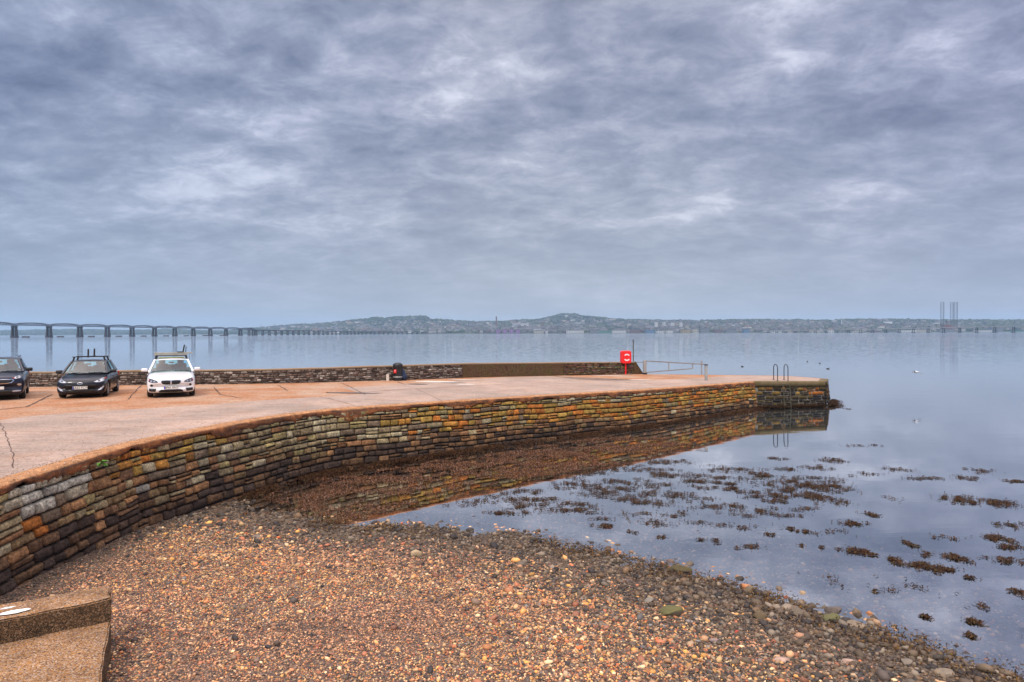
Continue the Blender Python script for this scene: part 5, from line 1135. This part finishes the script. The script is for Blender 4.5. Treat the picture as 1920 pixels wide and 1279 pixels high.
# low approach spans continue and bend towards the town
pts_b = [Vector((-724.5, 1925, 0))]; 
X0, Y0 = -758.9, 2079.6
for k in range(-3, 46):
    # start on the fitted line, then turn right (east) towards the far shore
    if k < 16: X0_, Y0_ = -758.9 + 5.756 * k * .95 + (20 if k < 0 else 20), 2079.6 + 39.58 * k; pts_b.append(Vector((X0_, Y0_, 0)))
    else:
        pr = pts_b[-1]; th = min(.06 * (k - 15) * .5, .8); pts_b.append(pr + Vector((sin(.145 + th), cos(.145 + th), 0)) * 32)
dk = MB()
for i, (a_, b_) in enumerate(zip(pts_b[:-1], pts_b[1:])):
    zA = 15.6 - .13 * i; zB = 15.6 - .13 * (i + 1); dk.bar(a_ + Vector((0, 0, zA)), b_ + Vector((0, 0, zB)), 7, 2.4)
    if i: t_ = b_ - a_; leg_pier(rb_, a_.x, a_.y, math.atan2(t_.y, t_.x) - pi / 2, zA - 1.0, w=5.5, t=2.4, leg=2.2)
dk.build('low_deck', M['bridge'], rb_)
# stumps of an older bridge beside the piers
stp = None
for k in range(0, 9):
    p = (BX + dx_ * k + 21 + 1.2 * k, BY + dy_ * k - 3, 0)
    if stp is None:
        stp = empty('old_pier_stump', p, ang)
        s1 = MB().box((0, 0, .8), (11, 4, 2.4), b=.5).box((-5, 0, .3), (3, 3.2, 1.6), b=.4).build('base', M['pier'], stp); o = stp
    else:
        o = stp.copy(); C.objects.link(o); c = s1.copy(); C.objects.link(c); c.parent = o; o.location = p
    tag(o, 'low dark old bridge stump in the water beside a railway bridge pier', 'pier stump', 'old stumps beside the railway bridge')

# ------------------------------------------------------------------ far shore
sky_px = [(-250, 616), (-60, 621), (0, 621), (60, 620), (125, 619), (170, 619), (225, 621), (320, 618.5), (425, 622), (470, 616), (479, 617), (540, 610.5), (604, 607.5), (648, 602), (680, 600), (706, 596), (721, 598), (738, 595.2), (775, 594), (800, 593.2), (808, 598.5), (849, 602), (896, 604.3), (950, 603.3), (984, 601), (1012, 599.5), (1026, 596.5), (1052, 589.4), (1076, 589.4), (1102, 594), (1139, 597.3), (1153, 599.5), (1209, 601.5), (1294, 602.3), (1350, 601.3), (1434, 600.8), (1550, 602.3), (1576, 600.5), (1693, 600.3), (1758, 601.8), (1847, 601), (1889, 601.8), (1920, 601), (2100, 599)]
spx = np.array([p[0] for p in sky_px]); spy = np.array([p[1] for p in sky_px])
def shoreY(px): return np.interp(px, [-250, 300, 480, 600, 800, 1100, 1500, 2100], [5200, 5000, 4300, 3500, 3150, 3000, 3000, 3000])
def ridgeY(px): return np.interp(px, [-250, 440, 500, 700, 1050, 1300, 2100], [6400, 6300, 5400, 5200, 5200, 4700, 4500])
hor = lambda px: 624.2 - .0037 * (px - 960)
def tz(px, t):                      # terrain height at column px, 0 shore .. 1 ridge
    Yr = ridgeY(px); top = (hor(px) - np.interp(px, spx, spy)) / 1280 * Yr + CAMZ
    base = (hor(px) - np.interp(px, [-250, 470, 560, 900, 1000, 1160, 2100], [621, 618, 612, 606, 604.5, 604, 605])) / 1280 * Yr + CAMZ
    lo = np.minimum(base, top); bump = top - lo
    return 2 + (lo - 2) * np.clip(t, 0, 1) ** 1.05 + bump * np.clip((t - .55) / .45, 0, 1) ** 1.3 - np.clip(t - 1, 0, 1) * 120
cols_ = np.concatenate([np.arange(-700, -250, 25.), np.arange(-250, 2101, 5.0), np.arange(2125, 2701, 25.)]); rows_ = np.concatenate([[-.04, 0], np.linspace(.03, 1, 26), [1.1, 1.5]])
PXg, Tg = np.meshgrid(cols_, rows_); Yg = shoreY(PXg) + (ridgeY(PXg) - shoreY(PXg)) * Tg; Zg = tz(PXg, Tg) + (vnoise(PXg * .12, Tg * 20, 81, 4) - .5) * 9 * np.clip(Tg * 3, 0, 1); Zg[0] = -3; Zg[1] = 1.5
Xg = (PXg - 960) / 1280 * Yg; r_, n_ = PXg.shape; q = np.arange(r_ * n_).reshape(r_, n_)
M['land'] = mat('far wooded land', (.025, .04, .025), .95, c2=(.05, .06, .035), vscale=.006, var=.5, detail=8)
land = mk('hills', np.stack([Xg, Yg, Zg], -1).reshape(-1, 3), np.stack([q[:-1, :-1], q[:-1, 1:], q[1:, 1:], q[1:, :-1]], -1).reshape(-1, 4), M['land'], smooth=True); tag(land, 'low wooded hills of the far shore with two rounded summits', kind='structure')
def place(px, t):
    Y_ = shoreY(px) + (ridgeY(px) - shoreY(px)) * t; return (px - 960) / 1280 * Y_, Y_, tz(px, t) + (vnoise(np.asarray(px) * .12, np.asarray(t) * 20, 81, 4) - .5) * 9 * np.clip(np.asarray(t) * 3, 0, 1)
# woodland crowns as one mass
rg = np.random.default_rng(91); n = 26000; px_ = rg.uniform(-200, 2050, n); t = np.where(rg.random(n) < .25, rg.uniform(.93, 1.0, n), rg.uniform(.02, 1, n) ** .8)
k = rg.random(n) < np.clip(vnoise(px_ * .05, t * 9, 93) * 2.2 - .35, .1, 1); px_, t = px_[k], t[k]; x, y, z = place(px_, t); n = len(x)
v, f = ico(); sz = rg.uniform(7, 15, n); vv = v[None] * (1 + rg.uniform(-.3, .3, (n, 12, 1))) * np.stack([sz, sz, sz * .75], 1)[:, None]
c = np.array([(.03, .05, .025), (.045, .06, .025), (.06, .07, .04), (.025, .035, .03)])[rg.integers(0, 4, n)]
M['wood'] = mat('woodland', rough=.95, attr=True)
o = mk('distant_woodland', (vv + np.stack([x, y, z + 2], 1)[:, None]).reshape(-1, 3), (f[None] + (np.arange(n) * 12)[:, None, None]).reshape(-1, 3), M['wood'], col=np.repeat(c, 12, 0)); tag(o, 'dark tree belts between the houses of the far town', kind='stuff')
# buildings
TB = {}
for nm, c in (('white', (.50, .50, .49)), ('cream', (.38, .35, .28)), ('grey', (.17, .17, .18)), ('brick', (.15, .085, .07)), ('roof', (.10, .10, .115)), ('redroof', (.11, .065, .05)), ('glass', (.05, .07, .10)), ('purple', (.25, .12, .28)), ('blue', (.10, .17, .28)), ('green', (.08, .20, .15)), ('yellow', (.32, .24, .11))): TB[nm] = mat('town ' + nm, c, .8)
def house_proto(w, d, h_, wallm, roofm):
    b = MB().box((0, 0, h_ / 2 - 2), (w, d, h_ + 4)).build('house', TB[wallm]); me = b.data
    r = MB().add([(-w / 2 - .3, -d / 2 - .3, h_), (w / 2 + .3, -d / 2 - .3, h_), (w / 2 + .3, d / 2 + .3, h_), (-w / 2 - .3, d / 2 + .3, h_), (-w / 2, 0, h_ + d * .35), (w / 2, 0, h_ + d * .35)], [(0, 1, 5, 4), (2, 3, 4, 5), (1, 2, 5), (3, 0, 4), (3, 2, 1, 0)]).build('roof', TB[roofm], b)
    return b, r
kinds = [('white', 'roof'), ('cream', 'roof'), ('grey', 'roof'), ('brick', 'roof'), ('white', 'redroof'), ('cream', 'redroof')]
KW = {'white': 'white walled', 'cream': 'cream walled', 'grey': 'grey walled', 'brick': 'brown walled'}
protos = []
for wm, rm_ in kinds: protos.append((house_proto(20, 11, 8, wm, rm_), wm, rm_))
first = {i: True for i in range(len(protos))}
hp = rg.uniform(520, 1760, 260); ht = rg.uniform(.05, .9, 260); order = np.argsort(ht)
for i in order:
    j = int(rg.integers(len(protos))) if rg.random() > .3 else 0; (b, r), wm, rm_ = protos[j]; x, y, z = [float(q_) for q_ in place(hp[i], ht[i])]
    if first[j]: o, rr_ = b, r; first[j] = False
    else: o = b.copy(); C.objects.link(o); rr_ = r.copy(); C.objects.link(rr_); rr_.parent = o
    sc_ = rg.uniform(.7, 1.5); o.location = (x, y, z); o.scale = (sc_ * rg.uniform(.8, 1.6), sc_, sc_ * rg.uniform(.8, 1.3)); o.rotation_euler = (0, 0, rg.uniform(-.6, .6))
    tag(o, '%s house with a %s roof on the hazy far hillside' % (KW[wm], 'reddish' if rm_ == 'redroof' else 'dark'), 'house', '%s houses with %s roofs on the far hillside' % (KW[wm], 'reddish' if rm_ == 'redroof' else 'dark'))
# the rest of the town as one mass
n = 5200; px_ = rg.uniform(490, 2000, n); t = rg.uniform(.02, .93, n); dn = np.interp(px_, [490, 600, 850, 1450, 1800, 2000], [.25, .7, 1, 1, .6, .3]) * np.clip(vnoise(px_ * .03, t * 7, 95) * 2.4 - .5, .08, 1) * np.where(t > .8, .45, 1)
k = rg.random(n) < dn; px_, t = px_[k], t[k]; x, y, z = place(px_, t); n = len(x); w = rg.uniform(9, 28, n); d = rg.uniform(8, 14, n); h_ = rg.uniform(5, 12, n); an = rg.uniform(-.6, .6, n)
cv = np.array([(-1, -1, 0), (1, -1, 0), (1, 1, 0), (-1, 1, 0), (-1, -1, 1), (1, -1, 1), (1, 1, 1), (-1, 1, 1), (-1, 0, 1.5), (1, 0, 1.5)], float)
vx = cv[None, :, 0] * w[:, None] / 2; vy = cv[None, :, 1] * d[:, None] / 2; vz = cv[None, :, 2] * (h_[:, None]) - (cv[None, :, 2] == 0) * 4
X_ = vx * np.cos(an)[:, None] - vy * np.sin(an)[:, None] + x[:, None]; Y_ = vx * np.sin(an)[:, None] + vy * np.cos(an)[:, None] + y[:, None]; Z_ = vz + z[:, None]
fc = np.array([(0, 1, 5, 4), (1, 2, 6, 5), (2, 3, 7, 6), (3, 0, 4, 7), (4, 5, 9, 8), (6, 7, 8, 9), (0, 3, 2, 1)])
cc = np.array([(.36, .36, .35), (.25, .23, .18), (.14, .135, .14), (.12, .075, .06), (.09, .09, .095), (.20, .195, .19)])[rg.integers(0, 6, n)]
C10 = np.repeat(cc, 10, 0).reshape(n, 10, 3).copy(); C10[:, 4:] = (.05, .05, .055); C10[:, 4:8] = C10[:, 4:8] * .5 + C10[:, :4] * .5
o = mk('distant_town', np.stack([X_, Y_, Z_], -1).reshape(-1, 3), (fc[None] + (np.arange(n) * 10)[:, None, None]).reshape(-1, 4), M['wood'], col=C10.reshape(-1, 3)); tag(o, 'hazy mass of small houses spread over the far hillsides', kind='stuff')
# waterfront blocks, each its own
def block(px, w_px, y_top, cat, label, wm, t=.01, depth=30, rows=3, roofm='roof', wn=True, group='buildings on the far waterfront', name='building'):
    Y_ = float(shoreY(px) + (ridgeY(px) - shoreY(px)) * t); X_ = (px - 960) / 1280 * Y_; w = w_px / 1280 * Y_; zb_ = float(tz(px, t)); zt_ = (float(hor(px)) - y_top) / 1280 * Y_ + CAMZ; h_ = max(zt_ - zb_, 5)
    o = empty(name, (X_, Y_, zb_)); tag(o, label, cat, group)
    MB().box((0, 0, h_ / 2 - 2), (w, depth, h_ + 4)).build('wall', TB[wm], o); MB().box((0, 0, h_ + .6), (w + 1, depth + 1, 1.2)).build('roof', TB[roofm], o)
    if wn:
        cw = max(2, int(w / 7))
        for r_ in range(rows):
            mb = MB()
            for c_ in range(cw): mb.box(((c_ + .5) / cw * w - w / 2, -depth / 2 - .05, (r_ + .55) / rows * h_), (w / cw * .5, .3, h_ / rows * .45))
            mb.build('window_row', TB['glass'], o)
    return o
for i, (px, w_, yt_, lab, wm, rw) in enumerate([(934, 7, 617.5, 'leftmost', 'purple', 4), (947, 8, 617, 'second from the left', 'purple', 4), (959, 8, 617, 'third from the left', 'purple', 4), (971, 8, 617.5, 'rightmost', 'purple', 4)]):
    block(px, w_, yt_, 'apartment block', '%s of four purplish waterfront apartment blocks with pale bands' % lab, wm, rows=rw, group='purplish waterfront apartment blocks')
for px, w_, yt_, lab, wm in [(1010, 18, 620, 'cream low building on the waterfront right of the purplish blocks', 'cream'), (1025, 4, 620.5, 'tiny red roofed building beside the cream waterfront one', 'white'), (1078, 32, 619.5, 'long white shed on the waterfront below the round hill', 'white'), (1115, 14, 619, 'grey block right of the long white shed', 'grey'),
        (1135, 26, 620.5, 'low greenish waterfront shed', 'green'), (1160, 26, 619.5, 'low white and blue waterfront building', 'white'), (1190, 18, 618, 'dark brick mill on the waterfront', 'brick'), (1218, 16, 619, 'blue clad waterfront building', 'blue'), (1237, 14, 620, 'white flat waterfront building beside the blue one', 'white'),
        (1255, 12, 619.5, 'bright white ship shaped building on the waterfront', 'white'), (1285, 16, 618, 'yellowish stone waterfront building', 'yellow'), (1303, 10, 616.5, 'cream stone block beside the yellowish one', 'cream'), (1320, 16, 615, 'tall grey office block by the road bridge', 'grey'), (1345, 14, 618.5, 'brown brick block near the road bridge end', 'brick'),
        (1370, 18, 619, 'grey shed left of the road bridge', 'grey'), (1398, 10, 618, 'blue roofed waterfront shed', 'blue'), (1450, 8, 619.5, 'small white dockside box', 'white'), (1460, 8, 619.5, 'second small white dockside box', 'white'), (1478, 10, 618, 'cream dockside building', 'cream'), (1527, 14, 619.5, 'cream and red dockside building', 'cream'), (1556, 8, 618.5, 'white dockside hut', 'white'),
        (1605, 16, 620, 'orange roofed dockside shed', 'cream'), (1672, 16, 620.5, 'grey dockside shed behind the road bridge', 'grey'), (1700, 30, 619, 'long white dock warehouse behind the road bridge', 'white'), (1728, 26, 618.6, 'long pale dock warehouse below the rig', 'cream'), (1772, 26, 617.5, 'grey warehouse beneath the rig', 'grey'), (1848, 36, 619, 'large white warehouse right of the rig', 'white'), (1866, 22, 615.5, 'grey warehouse behind the large white one', 'grey'), (1905, 26, 619.5, 'green and white shed at the far right', 'green'), (1640, 18, 620.5, 'brown dockside shed', 'brick')]:
    block(px, w_, yt_, 'building', lab + ' on the far shore' if 'shore' not in lab else lab, wm, rows=2)
for px, w_, yt_, yb_, lab in [(1230.5, 5.5, 604, 0, 'leftmost of four white tower blocks above the far town'), (1245, 4.5, 604, 0, 'second from the left of four white tower blocks'), (1261, 5, 604.6, 0, 'third from the left of four white tower blocks'), (1276.5, 5, 604.8, 0, 'rightmost of four white tower blocks above the far town')]:
    block(px, w_, yt_, 'tower block', lab, 'white', t=.3, depth=18, rows=6, group='white tower blocks above the far town', roofm='grey', name='tower_block')
block(1179, 5, 606.5, 'building', 'cream block standing among the houses left of the tower blocks', 'cream', t=.3, rows=4)
block(976, 30, 606, 'building', 'broad white building below the left skyline of the town', 'white', t=.45, rows=2); block(1005, 16, 609, 'building', 'pale long building under the round hill', 'cream', t=.4, rows=2); block(1288, 5, 611, 'building', 'cream block right of the tower blocks', 'cream', t=.2, rows=3)
def mast(name, px, y0, y1, w_, lab, cat, m='grey', t=.5, tip=.5):
    Y_ = float(shoreY(px) + (ridgeY(px) - shoreY(px)) * t); X_ = (px - 960) / 1280 * Y_; z0 = (float(hor(px)) - y0) / 1280 * Y_ + CAMZ; z1 = (float(hor(px)) - y1) / 1280 * Y_ + CAMZ; z0 = min(z0, float(tz(px, t)) - 4)
    o = MB().lathe([(w_, 0), (w_ * .9, (z1 - z0) * .4), (w_ * tip, z1 - z0), (.01, z1 - z0 + 1)], n=10).build(name, TB[m], loc=(X_, Y_, z0)); tag(o, lab, cat); return o
mast('chimney', 930.8, 604, 593.5, 5.5, 'tall slim mill chimney standing above the town skyline', 'chimney', 'brick', .5, .75)
mast('spire', 1325.5, 616, 603.5, 6, 'dark church spire right of the white tower blocks', 'church', 'brick', .3, .1)
mast('mast', 1578.3, 606, 598, 2.2, 'slim pale mast rising on the far right shore', 'mast', 'white', .5)
mast('mast', 489, 617, 608, 2.0, 'left of two thin masts above the railway bridge end', 'mast', 'grey', .9); mast('mast', 515, 614, 606, 2.0, 'right of two thin masts above the railway bridge end', 'mast', 'grey', .9)
mast('monument', 1060, 590, 585.8, 3.0, 'small memorial on top of the round hill', 'monument', 'grey', 1.0, .6)
mast('church_tower', 1017, 612, 606, 6, 'square church tower below the round hill', 'church', 'brick', .3, .85)

# ------------------------------------------------------------------ road bridge
rd = empty('road_bridge', (0, 0, 0)); tag(rd, 'low pale road bridge on slim piers reaching the far shore at the right', 'bridge')
RX, RY, rdx, rdy = 1266.44, 2569.97, 18.453, -51.812; ra = math.atan2(rdy, rdx) - pi / 2
rz_ = lambda k: 11.6 + .62 * k
dk = MB()
for k in range(-8, 16):
    a_ = Vector((RX + rdx * k, RY + rdy * k, rz_(k))); b_ = Vector((RX + rdx * (k + 1), RY + rdy * (k + 1), rz_(k + 1))); dk.bar(a_, b_, 12, 1.8); dk.bar(a_ + Vector((0, 0, 1.6)), b_ + Vector((0, 0, 1.6)), 11, .4)
    mb = MB(); c = Vector((a_.x, a_.y, 0)); mb.box((c.x, c.y, .5), (14, 6, 3), rz=ra, b=.3)
    for sg in (-1, 1): mb.tube([c + Vector((sg * 4 * cos(ra), sg * 4 * sin(ra), 0)), c + Vector((sg * 4 * cos(ra), sg * 4 * sin(ra), a_.z - .8))], 1.5, 8)
    mb.build('pier', M['roadpier'], rd)
dk.build('deck', M['roadbridge'], rd)
# jack-up rig
Yr = 3120.; rg_ = empty('drilling_rig', ((1776 - 960) / 1280 * Yr, Yr, 0)); tag(rg_, 'jack up rig with tall lattice legs moored in the far docks', 'drilling rig')
k1 = Yr / 1280
MB().box((0, 0, 20), (60, 50, 9), b=1).box((0, 8, 30), (34, 20, 12), b=1).build('hull', M['rig_blue'], rg_)
MB().tube([(-5, 0, 24), (-5, 0, 48)], 2.2, 8).box((-5, 0, 50), (9, 7, 4)).build('derrick', M['rig'], rg_)
for cx, cy, w_ in ((-13 * k1, -18, 7.0 * k1 / 2), (12 * k1, -18, 6.6 * k1 / 2), (14.6 * k1, 20, 6.6 * k1 / 2)):
    mb = MB(); w_ = w_ * .95; cr = [Vector((cx + w_ * cos(a), cy + w_ * sin(a), 0)) for a in (R(150), R(30), R(270))]
    zt_ = 137.
    for c in cr: mb.tube([c + Vector((0, 0, -2)), c + Vector((0, 0, zt_))], .9, 6)
    for j in range(14):
        z0, z1 = j * zt_ / 14, (j + 1) * zt_ / 14
        for a_, b_ in ((0, 1), (1, 2), (2, 0)): mb.bar(cr[a_] + Vector((0, 0, z1)), cr[b_] + Vector((0, 0, z1)), .8).bar(cr[a_] + Vector((0, 0, z0)), cr[b_] + Vector((0, 0, z1)), .45)
    mb.build('leg', M['rig'], rg_)
for cx in (-9, 20): MB().bar((cx, -10, 30), (cx + 12, -14, 52), 1.2).box((cx, -10, 28), (4, 4, 6)).build('crane', M['rig_blue'], rg_)

# ------------------------------------------------------------------ haze over the estuary
hz = MB().box((0, 4000, 95), (18600, 9400, 200)).build('haze', None)
m = bpy.data.materials.new('haze'); m.use_nodes = True; nt = m.node_tree; nt.nodes.clear()
vo = nt.nodes.new('ShaderNodeVolumePrincipled'); vo.inputs['Color'].default_value = (.40, .66, .95, 1); vo.inputs['Density'].default_value = .62e-4; vo.inputs['Anisotropy'].default_value = 0.0
ou = nt.nodes.new('ShaderNodeOutputMaterial'); nt.links.new(vo.outputs[0], ou.inputs['Volume']); hz.data.materials.append(m)
tag(hz, 'thin blue haze over the estuary', kind='stuff')
